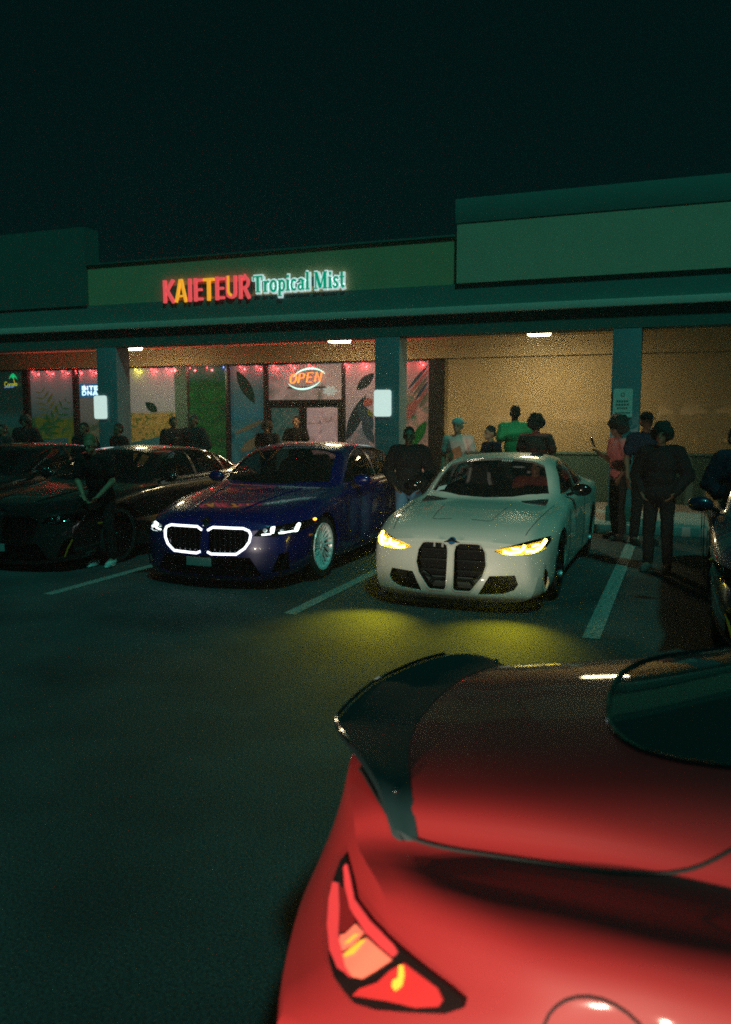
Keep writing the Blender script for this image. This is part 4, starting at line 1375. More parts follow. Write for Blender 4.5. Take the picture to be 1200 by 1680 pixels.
M_BLUE = paint('deep_blue_paint', (.0006, .005, .085), rough=.3, coat=.8, metal=.1)
M_BLKP = paint('black_paint', (.006, .008, .008), rough=.3, coat=1.0)
M_NAVY = paint('navy_paint', (.006, .018, .05), rough=.3, coat=1.0, metal=.2)
M_RINGW = mat('white_grille_light', (.9, .9, .9), .3, emit=(.88, .93, 1.0), es=2.2)
blue = thing('parked_car', 'dark blue saloon with glowing white outlined kidney grille and bright alloy wheels', 'car', (-4.71, 7.60, 0), -PI / 2)
blue_sf = saloon(blue, G90, M_BLUE, ring=M_RINGW, lamp=3.2, rimm=M_RIM)
dark = thing('parked_car', 'unlit black saloon with amber marks on its dark nose next to the blue saloon', 'car', (-7.52, 7.62, 0), -PI / 2)
dark_sf = saloon(dark, G90, M_BLKP, zs=.90, trimm=M_ORANGE)
copy_car(dark, 'unlit black saloon parked beyond the black saloon with amber marks, mostly hidden behind it', (-10.2, 8.2, 0), -PI / 2, M_BLKP, M_BLKP)
navy = copy_car(dark, 'dark navy saloon peeking out behind the red coupe, yellow glints on its nose', (1.20, 6.25, 0), -PI / 2, M_BLKP, M_NAVY)

HAZE = .0055
BEAM_FLAT = .135
# the car behind the photographer whose dipped headlights light the lot
rear = copy_car(dark, 'black saloon behind the photographer with its dipped headlights switched on', (-1.1, -5.4, 0), PI / 2 - R(2.5), M_BLKP, M_BLKP)
for s in (-1, 1):
    ld = bpy.data.lights.new('headlight_beam', 'SPOT')
    ld.energy = 2500
    ld.color = (1.0, .85, .65)
    ld.spot_size = R(44)
    ld.spot_blend = .6
    ld.shadow_soft_size = .06
    lo = bpy.data.objects.new('headlight_beam', ld)
    COL.objects.link(lo); lo.parent = rear
    lo.location = (.12, s * .74, .56)
    lo.rotation_euler = (0, R(-91.0), 0)
    lo.scale = (BEAM_FLAT, 1, 1)

# ------------------------------------------------------------------ red coupe, seen over its rear corner
SUP = [
    (0.00, [(0, .20), (.50, .205), (.72, .26), (.81, .40), (.835, .56), (.82, .715), (.77, .834), (.60, .856), (.545, .886), (.46, .896), (0, .90)], .46, 0),
    (0.08, [(0, .16), (.54, .165), (.77, .24), (.86, .41), (.885, .58), (.875, .74), (.82, .864), (.615, .877), (.56, .928), (.485, .947), (0, .955)], .45, 0),
    (0.30, [(0, .15), (.58, .155), (.81, .23), (.90, .42), (.925, .61), (.92, .785), (.866, .887), (.62, .891), (.565, .957), (.49, .981), (0, .990)], .38, 0),
    (0.65, [(0, .14), (.62, .145), (.84, .22), (.91, .43), (.935, .66), (.928, .82), (.876, .909), (.635, .909), (.58, .988), (.49, 1.03), (0, 1.05)], .24, 0),
    (1.05, [(0, .14), (.64, .145), (.86, .22), (.915, .43), (.938, .67), (.925, .82), (.866, .911), (.67, .922), (.61, .995), (.50, 1.105), (0, 1.155)], .10, 0),
    (1.55, [(0, .14), (.64, .145), (.86, .22), (.905, .43), (.928, .66), (.91, .805), (.835, .895), (.735, .945), (.665, 1.07), (.53, 1.215), (0, 1.265)], .02, 0),
    (2.10, [(0, .14), (.64, .145), (.85, .22), (.895, .43), (.915, .65), (.895, .80), (.83, .895), (.735, .955), (.665, 1.11), (.53, 1.265), (0, 1.312)], 0, 0),
    (2.55, [(0, .14), (.64, .145), (.85, .22), (.895, .43), (.91, .64), (.89, .79), (.825, .88), (.735, .94), (.665, 1.07), (.53, 1.19), (0, 1.235)], 0, 0),
    (2.95, [(0, .14), (.64, .145), (.85, .22), (.895, .43), (.91, .63), (.89, .77), (.82, .85), (.74, .88), (.63, .94), (.45, 1.02), (0, 1.06)], 0, 0),
    (3.25, [(0, .14), (.64, .145), (.86, .22), (.905, .43), (.92, .62), (.905, .755), (.84, .82), (.74, .84), (.6, .86), (.4, .89), (0, .90)], 0, .04),
    (3.80, [(0, .13), (.64, .135), (.86, .21), (.905, .40), (.92, .56), (.90, .70), (.83, .755), (.72, .77), (.56, .78), (.36, .80), (0, .81)], 0, .15),
    (4.25, [(0, .13), (.58, .135), (.78, .19), (.84, .32), (.85, .46), (.82, .57), (.76, .61), (.66, .63), (.5, .645), (.32, .66), (0, .665)], 0, .28),
    (4.37, [(0, .16), (.52, .165), (.70, .21), (.76, .32), (.77, .43), (.75, .51), (.70, .55), (.6, .57), (.46, .585), (.3, .595), (0, .60)], 0, .32),
]
M_RED = paint('red_metallic_paint', (.27, .018, .020), rough=.5, coat=.5, metal=.0)
M_RED.node_tree.nodes['Principled BSDF'].inputs['Specular IOR Level'].default_value = .2
M_CARBON = mat('carbon_fibre', (.010, .022, .024), .6, spec=.3)
M_TINT = mat('tinted_glass', (.02, .03, .03), .03, alpha=.85, spec=.9)
red = thing('sports_car', 'glossy red coupe with black ducktail spoiler and lit wraparound tail light', 'car', (-.86, 2.26, 0), PI)
def build_red():
    bm = shell(SUP, [(.2, -.06), (.40, .03), (.58, .05), (.72, .01), (.90, -.03)], g0=2.2, g1=2.2, nsub=.045, cz=([.3, .58, .70, .80, .90], [.42, .50, .88, 1.12, 1.12]))
    sf = Surf(bm)
    Mw = Matrix.Translation(red.location) @ Matrix.Rotation(PI, 4, 'Z')
    cb = bmesh.new()
    rw = spl([(-.70, 0), (-.72, .22), (-.80, .38), (-.95, .46), (-1.18, .50), (-1.50, .49), (-1.64, .40), (-1.70, .22), (-1.72, 0)], 3)
    rw = rw + [(x, -y) for x, y in rw[-2:0:-1]]
    ws = [(-3.22, 0), (-3.18, .3), (-3.05, .58), (-2.52, .54), (-2.45, .40), (-2.42, 0)]
    ws = ws + [(x, -y) for x, y in ws[-2:0:-1]]
    bm_prism(cb, rw, 'z', .9, 1.5)
    bm_prism(cb, ws, 'z', .86, 1.5)
    sw = [(-1.42, .985), (-1.50, 1.06), (-1.75, 1.15), (-2.1, 1.18), (-2.45, 1.12), (-2.85, .93), (-2.80, .925)]
    for s in (-1, 1):
        bm_prism(cb, sw, 'y', min(s * .5, s * 1.2), max(s * .5, s * 1.2))
    for x in (-.98, -3.45):
        for s in (-1, 1):
            bm_arch(cb, x, .345, .372, min(s * .62, s * 1.2), max(s * .62, s * 1.2))
    body = link('body', cut(bm, cb, .02, [M_RED, M_BLACK]), None, red)
    for nm, q, lo, hi in (('rear_window', rw, .9, 1.5), ('windscreen', ws, .86, 1.5)):
        g = bmesh.new(); bm_prism(g, q, 'z', lo, hi)
        link(nm, cut(bm, g, .005, [M_TINT], 'INTERSECT'), None, red)
    for s in (-1, 1):
        g = bmesh.new(); bm_prism(g, sw, 'y', min(s * .5, s * 1.2), max(s * .5, s * 1.2))
        link('side_window', cut(bm, g, .005, [M_TINT], 'INTERSECT'), None, red)
    # black rubber round the rear window
    tube('window_seal', [sf.top(x, y, .001) for x, y in dense(rw + rw[:1], 2)[:-1]], .008, M_GLOSSB, red, 6, True)
    # boot lid gap
    for s in (-1, 1):
        seam(red, [sf.top(-x, s * y, .001) for x, y in spl([(.13, .38), (.25, .55), (.34, .605), (.50, .622), (.75, .632), (.92, .62), (1.05, .58), (1.2, .55)], 8)], None, .0045, 'boot_gap')
        # fuel flap outline on the haunch, only on the filler side
        if s == 1:
            c = Vector((-.77, .755))
            pts = []
            for k in range(28):
                a = 2 * PI * k / 28
                pts.append(sf.side(c.x + .095 * math.cos(a), c.y + .085 * math.sin(a), 1, .001))
            tube('fuel_flap_gap', pts, .0028, M_SEAM, red, 5, True)
        seam(red, [sf.side(-1.50, z, s, .001) for z in np.linspace(.25, .88, 9)])
        for x in (-.98, -3.45):
            b4 = bmesh.new()
            bm_lathe(b4, [(.37, 0), (.37, .3), (.365, .3), (.365, 0)], 32, 'y', False)
            bm_lathe(b4, [(0, .30), (.37, .302)], 32, 'y', False)
            from_bm('wheel_housing', b4, M_BLACK, red, 40, (x, s * .89, .345), (0, 0, 0 if s < 0 else PI))
        mirror_part(red, -2.72, s * .86, .93, s, M_RED)
    # ducktail spoiler: swept lip standing on the boot edge
    n = 41
    rows = []
    for i in range(n):
        y = -.61 + 1.22 * i / (n - 1)
        t = abs(y) / .61
        lead = .205 + .15 * t ** 2.2                  # distance forward of the tail tip
        trail = -.005 + .305 * max(0, (t - .30) / .70) ** 1.4
        zl = sf.top(-lead, y).z + .002
        rise = .075 * (1 - .75 * t ** 3)
        zt = sf.top(-max(trail + .05, .02 + .34 * t ** 2.2), y).z + rise
        m1 = lead * .5 + trail * .5
        zm = (zl + zt) / 2 - .008 * (1 - t)
        rows.append([(-lead, y, zl), (-(lead * .75 + trail * .25), y, zl * .72 + zt * .28 - .004), (-m1, y, zm), (-(lead * .2 + trail * .8), y, zl * .18 + zt * .82), (-trail, y, zt), (-trail + .004, y, zt - .016), (-(trail + .05), y, zt - .05), (-m1, y, zm - .035), (-lead, y, zl - .012)])
    b = bmesh.new()
    V = [[b.verts.new(p) for p in r] for r in rows]
    k = len(V[0])
    for A, B in zip(V, V[1:]):
        for j in range(k):
            b.faces.new((A[j], A[(j + 1) % k], B[(j + 1) % k], B[j]))
    b.faces.new(V[0]); b.faces.new(V[-1][::-1])
    bmesh.ops.recalc_face_normals(b, faces=b.faces)
    sp = from_bm('spoiler', b, M_CARBON, red, 40)
    tube('gurney_lip', [Vector(r[4]) + Vector((.006, 0, .006)) for r in rows[6:-6]], .006, M_GLOSSB, sp, 6)
    for s in (-1, 1):
        y = s * .56
        rr_ = min(rows, key=lambda r: abs(r[2][1] - y))
        b = bmesh.new(); bm_ellipsoid(b, Vector(rr_[2]) + Vector((0, 0, .004)), (.008, .008, .005), None, 10, 6)
        from_bm('bolt', b, M_CHROME, sp, 60)

    # tail light pieces, laid on the curved corner of the body
    def patch(poly, off, th, m, name, parent, cuts=3):
        out = None
        for s in (1, -1):
            b = bmesh.new()
            f = b.faces.new([b.verts.new((p[0], p[1], 0)) for p in poly])
            bmesh.ops.triangulate(b, faces=[f])
            bmesh.ops.subdivide_edges(b, edges=b.edges[:], cuts=cuts, use_grid_fill=True)
            for v in b.verts:
                h = sf.eye(Mw, v.co.x, v.co.y, off)
                v.co = h if h is not None else Vector((-.4, .8, .7))
            bmesh.ops.recalc_face_normals(b, faces=b.faces)
            cen = sum((v.co for v in b.verts), Vector()) / len(b.verts)
            nrm = sum((f.normal for f in b.faces), Vector())
            if nrm.dot(cen - Vector((-1.2, 0, .5))) < 0:
                bmesh.ops.reverse_faces(b, faces=b.faces)
            top = list(b.faces)
            r = bmesh.ops.extrude_face_region(b, geom=top)
            for v in [g for g in r['geom'] if isinstance(g, bmesh.types.BMVert)]:
                v.co += v.normal * 0 + (v.co - Vector((-1.2, 0, v.co.z))).normalized() * th
            bmesh.ops.recalc_face_normals(b, faces=b.faces)
            if s == -1:
                for v in b.verts: v.co.y *= -1
                bmesh.ops.reverse_faces(b, faces=b.faces)
            par = parent[0 if s == 1 else 1] if parent else red
            o = from_bm(name, b, m, par, 30)
            out = (o,) if s == 1 else out + (o,)
        return out
    M_HOUS = mat('tail_light_housing', (.012, .004, .004), .15, coat=1.0)
    M_T1 = mat('tail_lit_red', (.5, .02, .02), .25, emit=(1.0, .085, .085), es=.62)
    M_T2 = mat('tail_lit_core', (.6, .1, .05), .25, emit=(1.0, .20, .12), es=1.0)
    M_T3 = mat('tail_lit_yellow', (.7, .4, .05), .25, emit=(1.0, .42, .03), es=1.0)
    M_T4 = mat('tail_dim_red', (.22, .01, .012), .2, coat=1, emit=(.5, .02, .02), es=.12)
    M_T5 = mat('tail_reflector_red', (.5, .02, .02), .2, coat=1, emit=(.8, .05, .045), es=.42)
    hs = patch([(562, 1412), (572, 1400), (582, 1440), (590, 1478), (620, 1516), (660, 1552), (700, 1585), (745, 1618), (768, 1638), (764, 1652), (735, 1662), (680, 1660), (620, 1656), (585, 1645), (568, 1625), (552, 1602), (544, 1575), (541, 1520), (545, 1460)], .002, .004, M_HOUS, 'tail_light', None, 4)
    patch([(574, 1418), (579, 1440), (586, 1476), (612, 1512), (650, 1550), (657, 1562), (650, 1570), (606, 1532), (581, 1492), (572, 1455), (570, 1425)], .007, .003, M_T1, 'light_guide', hs)
    patch([(552, 1448), (560, 1450), (562, 1490), (560, 1532), (566, 1560), (572, 1590), (582, 1604), (560, 1590), (547, 1560), (543, 1520), (546, 1475)], .007, .003, M_T1, 'light_guide', hs)
    patch([(563, 1455), (570, 1458), (576, 1480), (586, 1502), (588, 1514), (570, 1532), (563, 1530), (564, 1490)], .007, .002, M_T4, 'dim_lens', hs)
    patch([(589, 1518), (602, 1532), (584, 1553), (568, 1562), (563, 1545), (566, 1535), (573, 1534)], .007, .003, M_T2, 'lit_lens', hs)
    patch([(606, 1540), (628, 1558), (648, 1575), (620, 1594), (600, 1606), (585, 1603), (573, 1588), (568, 1567), (588, 1560)], .007, .003, M_T2, 'lit_lens', hs)
    patch([(590, 1536), (597, 1534), (580, 1550), (572, 1552)], .0115, .002, M_T3, 'lit_core', hs, 2)
    patch([(600, 1546), (608, 1544), (588, 1568), (572, 1574), (575, 1566)], .0115, .002, M_T3, 'lit_core', hs, 2)
    patch([(646, 1592), (668, 1580), (692, 1598), (722, 1620), (731, 1640), (724, 1650), (688, 1652), (640, 1642), (584, 1634), (596, 1622), (625, 1612)], .007, .003, M_T5, 'reflector', hs)
    patch([(662, 1584), (668, 1584), (670, 1600), (666, 1618), (656, 1626), (650, 1618), (652, 1608), (660, 1604)], .0115, .002, M_T3, 'lit_core', hs, 2)
    patch([(562, 1412), (572, 1400), (582, 1440), (590, 1478), (620, 1516), (660, 1552), (700, 1585), (745, 1618), (768, 1638), (764, 1652), (735, 1662), (680, 1660), (620, 1656), (585, 1645), (568, 1625), (552, 1602), (544, 1575), (541, 1520), (545, 1460)], .020, .002, M_LENS, 'clear_cover', hs, 4)
    # bumper crease and body seam below the lamp, exhaust and diffuser
    b = bmesh.new()
    bm_prism(b, [(-.55, .25), (.55, .25), (.42, .13), (-.42, .13)], 'x', -.30, -.02)
    from_bm('diffuser', b, M_BLACK, red)
    for s in (-1, 1):
        b = bmesh.new(); bm_lathe(b, [(.05, -.1), (.055, .03), (.05, .035), (.045, .03), (.042, -.1)], 24, 'x', False)
        from_bm('exhaust_tip', b, M_CHROME, red, 40, (-.02, s * .48, .22))
    cabin_floor = box('cabin_floor', (-2.9, -.66, .28), (-.6, .66, .32), M_INT, red)
    box('parcel_shelf', (-1.1, -.58, .86), (-.70, .58, .90), M_INT, red)
    for s in (-1, 1):
        # seats face the far end of this frame
        b = bmesh.new()
        bm_box(b, (-2.25, s * .34 - .22, .42), (-1.75, s * .34 + .22, .56), .05)
        bm_box(b, (-1.80, s * .34 - .22, .50), (-1.64, s * .34 + .22, 1.02), .06)
        bm_box(b, (-1.75, s * .34 - .12, 1.00), (-1.64, s * .34 + .12, 1.14), .04)
        from_bm('seat', b, M_INT, red, 40)
    b = bmesh.new(); bm_prism(b, [(-3.1, .60), (-3.15, .84), (-2.75, .84), (-2.70, .62)], 'y', -.66, .66)
    from_bm('dashboard', b, M_INT, red)
    put_wheels(red, make_wheel(.345, .28, M_DRIM, 7, .1), (-.98, -3.45), .775, .345)
    for s in (-1, 1):
        b = bmesh.new(); bm_ellipsoid(b, (-4.12, s * .60, .58), (.14, .16, .055), None, 16, 10)
        from_bm('headlight', b, M_LENS, red, 60)
    bm.free()
    return sf
red_sf = build_red()
# glow of the lit tail lamp on the bodywork round it

# ================================================================== people
def bm_capsule(bm, a, b, ra, rb, seg=12):
    a, b = Vector(a), Vector(b)
    t = (b - a)
    L = t.length
    t.normalize()
    up = Vector((0, 0, 1)) if abs(t.z) < .9 else Vector((1, 0, 0))
    u = t.cross(up).normalized(); v = t.cross(u)
    prof = []
    for k in range(5):
        an = PI / 2 * k / 4
        prof.append((-ra * math.cos(an), ra * math.sin(an)))
    for k in range(5):
        an = PI / 2 * k / 4
        prof.append((L + rb * math.sin(an), rb * math.cos(an)))
    rings = []
    for d, r in prof:
        r = max(r, 1e-4)
        rings.append([bm.verts.new(a + t * d + (u * math.cos(2 * PI * k / seg) + v * math.sin(2 * PI * k / seg)) * r) for k in range(seg)])
    for A, B in zip(rings, rings[1:]):
        for k in range(seg): bm.faces.new((A[k], B[k], B[(k + 1) % seg], A[(k + 1) % seg]))
    bm.faces.new(rings[0]); bm.faces.new(rings[-1][::-1])

def remesh(bm, vox, smooth=4, crease=0.0):
    bmesh.ops.recalc_face_normals(bm, faces=bm.faces)
    me = bpy.data.meshes.new('r'); bm.to_mesh(me); bm.free()
    o = temp_obj(me)
    m = o.modifiers.new('r', 'REMESH'); m.mode = 'VOXEL'; m.voxel_size = vox; m.use_smooth_shade = True
    if smooth:
        k = o.modifiers.new('s', 'SMOOTH'); k.iterations = smooth; k.factor = .5
    if crease:
        tx = bpy.data.textures.get('folds') or bpy.data.textures.new('folds', 'CLOUDS')
        tx.noise_scale = .09
        d = o.modifiers.new('d', 'DISPLACE'); d.texture = tx; d.strength = crease; d.mid_level = .5
        d.texture_coords = 'LOCAL'
    r = evaluated(o)
    bpy.data.objects.remove(o)
    return r

POSES = {   # right = person's own right (x<0 when facing -y): (elbow, wrist) for x<0 then x>0 ; lean in degrees, head turn
    'stand':   dict(a=[((-.25, .03, 1.15), (-.26, -.05, .90)), ((.25, .03, 1.15), (.26, -.05, .90))]),
    'pockets': dict(a=[((-.30, .07, 1.16), (-.19, -.07, .96)), ((.30, .07, 1.16), (.19, -.07, .96))]),
    'phone':   dict(a=[((-.24, -.02, 1.15), (-.13, -.26, 1.30)), ((.26, .03, 1.15), (.24, -.10, .93))], lean=4),
    'crossed': dict(a=[((-.27, -.04, 1.17), (.06, -.21, 1.19)), ((.27, -.04, 1.17), (-.05, -.23, 1.13))]),
    'bend':    dict(a=[((-.23, -.10, 1.17), (-.10, -.26, 1.06)), ((.24, -.08, 1.16), (.10, -.26, 1.03))], lean=20),
    'sit':     dict(a=[((-.25, -.10, 1.18), (-.15, -.36, 1.22)), ((.36, -.06, 1.22), (.40, -.28, 1.20))], sit=True),
}
BODY_CACHE = {}
def skeleton(pose):
    p = POSES[pose]
    lean = R(p.get('lean', 0))
    def T(v):
        v = Vector(v)
        if lean and v.z > .95:
            d = v - Vector((0, 0, .95))
            d = Matrix.Rotation(lean, 3, 'X') @ d
            v = Vector((0, 0, .95)) + d
        return v
    sit = p.get('sit', False)
    legs = []
    for s in (-1, 1):
        if sit:
            legs.append(((s * .09, 0, .93), (s * .13, -.42, .98), (s * .12, -.62, .62), (s * .12, -.76, .60)))
        else:
            legs.append(((s * .09, 0, .93), (s * .105, -.025, .51), (s * .115, .025, .09), (s * .13, -.13, .035)))
    arms = []
    for s, (e, w) in zip((-1, 1), p['a']):
        arms.append((T((s * .185, .005, 1.425)), T(e), T(w)))
    return T, legs, arms

def hand(bm, elbow, wrist, s, curl=.5):
    d = (wrist - elbow).normalized()
    side = Vector((0, -1, 0)) if abs(d.y) < .7 else Vector((-s, 0, 0.2))
    side = (side - d * side.dot(d)).normalized()      # thumb side
    n = d.cross(side) * s                              # palm faces inward
    pc = wrist + d * .05
    rot = Matrix((side, n, d)).transposed()
    bm_ellipsoid(bm, pc, (.041, .017, .055), rot, 12, 8)
    for k, (o, l) in enumerate(((.030, .070), (.011, .080), (-.009, .075), (-.028, .058))):
        b0 = wrist + d * .088 + side * o
        b1 = b0 + (d * .85 + n * .35 * curl).normalized() * l * .5
        b2 = b1 + (d * .5 + n * .95 * curl).normalized() * l * .5
        bm_capsule(bm, b0 - d * .02, b1, .0095, .0088, 8)
        bm_capsule(bm, b1, b2, .0088, .0075, 8)
    t0 = wrist + d * .025 + side * .03
    t1 = t0 + (d * .6 + side * .75).normalized() * .038
    t2 = t1 + (d * .9 + side * .2 + n * .3).normalized() * .032
    bm_capsule(bm, t0, t1, .013, .011, 8); bm_capsule(bm, t1, t2, .011, .0085, 8)

def person_meshes(pose):
    if pose in BODY_CACHE: return BODY_CACHE[pose]
    T, legs, arms = skeleton(pose)
    out = {}
    def ell(bm, c, r): 
        lean = R(POSES[pose].get('lean', 0)) if c[2] > .95 else 0
        bm_ellipsoid(bm, T(c), r, Matrix.Rotation(lean, 3, 'X'), 18, 12)
    def torso(bm, g):
        ell(bm, (0, .0, 1.30), (.165 + g, .108 + g, .17 + g))
        ell(bm, (0, .0, 1.12), (.145 + g, .10 + g, .17 + g))
        ell(bm, (0, .008, .965), (.158 + g, .108 + g, .12 + g))
        bm_capsule(bm, T((-.13, .01, 1.425)), T((.13, .01, 1.425)), .055 + g, .055 + g)
    # body
    bm = bmesh.new()
    torso(bm, 0)
    bm_capsule(bm, T((0, .012, 1.42)), T((0, -.005, 1.56)), .056, .052)
    ell(bm, (0, .002, 1.655), (.074, .094, .098))
    ell(bm, (0, -.028, 1.595), (.056, .066, .066))
    ell(bm, (0, -.078, 1.548), (.026, .020, .018))
    bm_capsule(bm, T((0, -.088, 1.640)), T((0, -.108, 1.606)), .0105, .015, 8)
    bm_capsule(bm, T((-.034, -.082, 1.662)), T((.034, -.082, 1.662)), .012, .012, 8)
    bm_capsule(bm, T((-.019, -.090, 1.576)), T((.019, -.090, 1.576)), .0095, .0095, 8)
    for s in (-1, 1):
        ell(bm, (s * .076, .008, 1.625), (.012, .022, .034))
    for s, (sh, e, w) in zip((-1, 1), arms):
        bm_capsule(bm, sh, e, .054, .041); bm_capsule(bm, e, w, .042, .027)
        hand(bm, e, w, s)
    for (h, k, a, t) in legs:
        bm_capsule(bm, h, k, .083, .056); bm_capsule(bm, k, a, .058, .038); bm_capsule(bm, a, t, .04, .03)
    out['body'] = remesh(bm, .0075, 5)
    # garments
    for gname, g, frac, cr in (('tee', .022, .62, .018), ('jacket', .042, 1.0, .030)):
        bm = bmesh.new()
        torso(bm, g)
        ell(bm, (0, .006, .93), (.165 + g, .112 + g, .075))
        bm_capsule(bm, T((0, .015, 1.42)), T((0, .01, 1.475)), .064 + g * .5, .060 + g * .3)
        for s, (sh, e, w) in zip((-1, 1), arms):
            if frac < 1:
                bm_capsule(bm, sh, sh.lerp(e, frac), .054 + g * 1.1, .050 + g * 1.2)
            else:
                bm_capsule(bm, sh, e, .056 + g, .043 + g); bm_capsule(bm, e, e.lerp(w, .93), .045 + g * .9, .030 + g * .7)
        if gname == 'jacket':
            # hood lying on the shoulders
            ell(bm, (0, .095, 1.455), (.11, .06, .07))
        out[gname] = remesh(bm, .013, 3, cr)
    bm = bmesh.new()
    bm_ellipsoid(bm, (0, .008, .955), (.172, .122, .10), None, 18, 12)
    for (h, k, a, t) in legs:
        k, a, h = Vector(k), Vector(a), Vector(h)
        bm_capsule(bm, h, k, .098, .075); bm_capsule(bm, k, k.lerp(a, .93), .075, .062)
    out['trousers'] = remesh(bm, .013, 3, .022)
    bm = bmesh.new()
    h, k, a, t = [Vector(q) for q in legs[1]]
    bm_capsule(bm, a + Vector((0, .01, -.03)), t, .052, .042)
    bm_ellipsoid(bm, (a + t) / 2 + Vector((0, 0, -.045)), (.050, .145, .024), None, 16, 8)
    bm_capsule(bm, a, a + Vector((0, 0, .03)), .05, .048)
    out['shoe'] = remesh(bm, .009, 3)
    # hair
    def hair(clumps, vox, disp):
        bm = bmesh.new()
        for c, r in clumps: ell(bm, c, r)
        return remesh(bm, vox, 2, disp)
    out['short_hair'] = hair([((0, .016, 1.685), (.080, .092, .085)), ((0, .05, 1.63), (.074, .055, .07))], .008, .022)
    out['curly_hair'] = hair([((0, .012, 1.70), (.112, .118, .105)), ((-.075, .02, 1.655), (.055, .08, .085)), ((.075, .02, 1.655), (.055, .08, .085)), ((0, .07, 1.63), (.09, .065, .09))], .010, .055)
    out['big_hair'] = hair([((0, .012, 1.715), (.150, .150, .120)), ((-.10, .02, 1.65), (.070, .10, .09)), ((.10, .02, 1.65), (.070, .10, .09)), ((0, .07, 1.64), (.12, .085, .10))], .011, .07)
    bm = bmesh.new()
    ell(bm, (0, .006, 1.695), (.086, .102, .078))
    ell(bm, (0, -.115, 1.682), (.070, .075, .010))
    out['cap'] = remesh(bm, .007, 2)
    bm = bmesh.new()
    for s in (-1, 1): ell(bm, (s * .031, -.0845, 1.641), (.0125, .007, .007))
    me = bpy.data.meshes.new('eyes'); bm.to_mesh(me); bm.free(); out['eyes'] = me
    BODY_CACHE[pose] = out
    return out

M_SKIN = {k: mat('skin_' + k, c, .55, noise=.08, nscale=12) for k, c in dict(dark=(.065, .032, .02), brown=(.16, .085, .05), tan=(.34, .19, .12), light=(.5, .3, .21)).items()}
def cloth(name, c, n=.18, sc=9):
    return mat('cloth_' + name, c, .9, noise=n, nscale=sc, bump=.3, bscale=200, spec=.2)
M_HAIR = mat('dark_hair', (.010, .009, .008), .65, bump=.8, bscale=160)
M_EYE = mat('eye', (.02, .015, .012), .15)
def person(label, X, Y, z0, h, face, pose, top, topm, trm, skin='brown', hair='short_hair', hairm=None, shoem=None, tilt=0.0, capm=None, cap_turn=0.0, group=None):
    """face: heading in degrees, 0 looks at -Y (towards the photographer's side)"""
    ms = person_meshes(pose)
    root = thing('person', label, 'person', (X, Y, z0), R(face), group)
    k = h / 1.76
    root.scale = (k, k, k)
    def part(name, key, m):
        o = bpy.data.objects.new(name, ms[key])
        COL.objects.link(o)
        if not ms[key].materials: ms[key].materials.append(None)
        o.parent = root
        o.material_slots[0].link = 'OBJECT'
        o.material_slots[0].material = m
        return o
    part('body', 'body', M_SKIN[skin])
    part('eyes', 'eyes', M_EYE)
    part('tee_shirt' if top == 'tee' else 'jacket', top, topm)
    part('trousers', 'trousers', trm)
    for s in (1, -1):
        o = part('shoe', 'shoe', shoem or cloth('black_shoe', (.015, .015, .015)))
        if s == -1: o.scale = (-1, 1, 1)
    if hair: part('hair', hair, hairm or M_HAIR)
    if capm:
        o = part('cap', 'cap', capm)
        o.rotation_euler = (0, 0, cap_turn)
    return root

C_BLK, C_CHAR, C_NVY = cloth('black', (.010, .011, .012)), cloth('charcoal', (.025, .027, .028)), cloth('navy', (.012, .018, .035))
C_JEAN, C_DJEAN = cloth('blue_denim', (.07, .16, .25)), cloth('dark_denim', (.02, .03, .045))
C_WHITE, C_GREEN, C_WINE, C_PINK = cloth('off_white', (.70, .45, .40)), cloth('green', (.03, .30, .12)), cloth('wine', (.16, .05, .045)), cloth('pink_print', (.52, .16, .16), .75, 34)
C_DGREY, C_GREYW, C_TAN = cloth('dark_grey', (.07, .075, .075)), cloth('pale_grey', (.42, .45, .43)), cloth('faded_olive', (.06, .07, .04))
def at_head(px, Y):
    return atY(px, 700, Y).x
# right of the white coupe
person('person in a pink patterned shirt with big hair holding up a phone', at_head(1019, 13.0), 13.0, 0, 1.80, -62, 'phone', 'tee', C_PINK, C_CHAR, 'brown', 'big_hair', None, C_DGREY)
ph = tag(box('phone', (-.04, -.006, -.075), (.04, .006, .075), M_GLOSSB, None, .006), 'dark phone held up by the person in the pink patterned shirt', 'phone')
person('person in a dark cap and dark top standing behind the big-haired person in pink', at_head(1061, 12.6), 12.6, 0, 1.90, 28, 'stand', 'tee', C_NVY, C_BLK, 'brown', 'short_hair', None, None, 0, C_BLK, 0)
person('person in a bulky black jacket standing between the white coupe and navy saloon', atY(1083, 800, 10.4).x, 10.4, 0, 1.74, -12, 'pockets', 'jacket', C_BLK, C_BLK, 'brown', 'curly_hair', None, C_DGREY)
person('person in a navy jacket standing over the bonnet side of the navy saloon', atY(1206, 800, 9.6).x, 9.6, 0, 1.72, 40, 'pockets', 'jacket', C_NVY, C_BLK, 'tan', 'short_hair', None, C_DGREY)
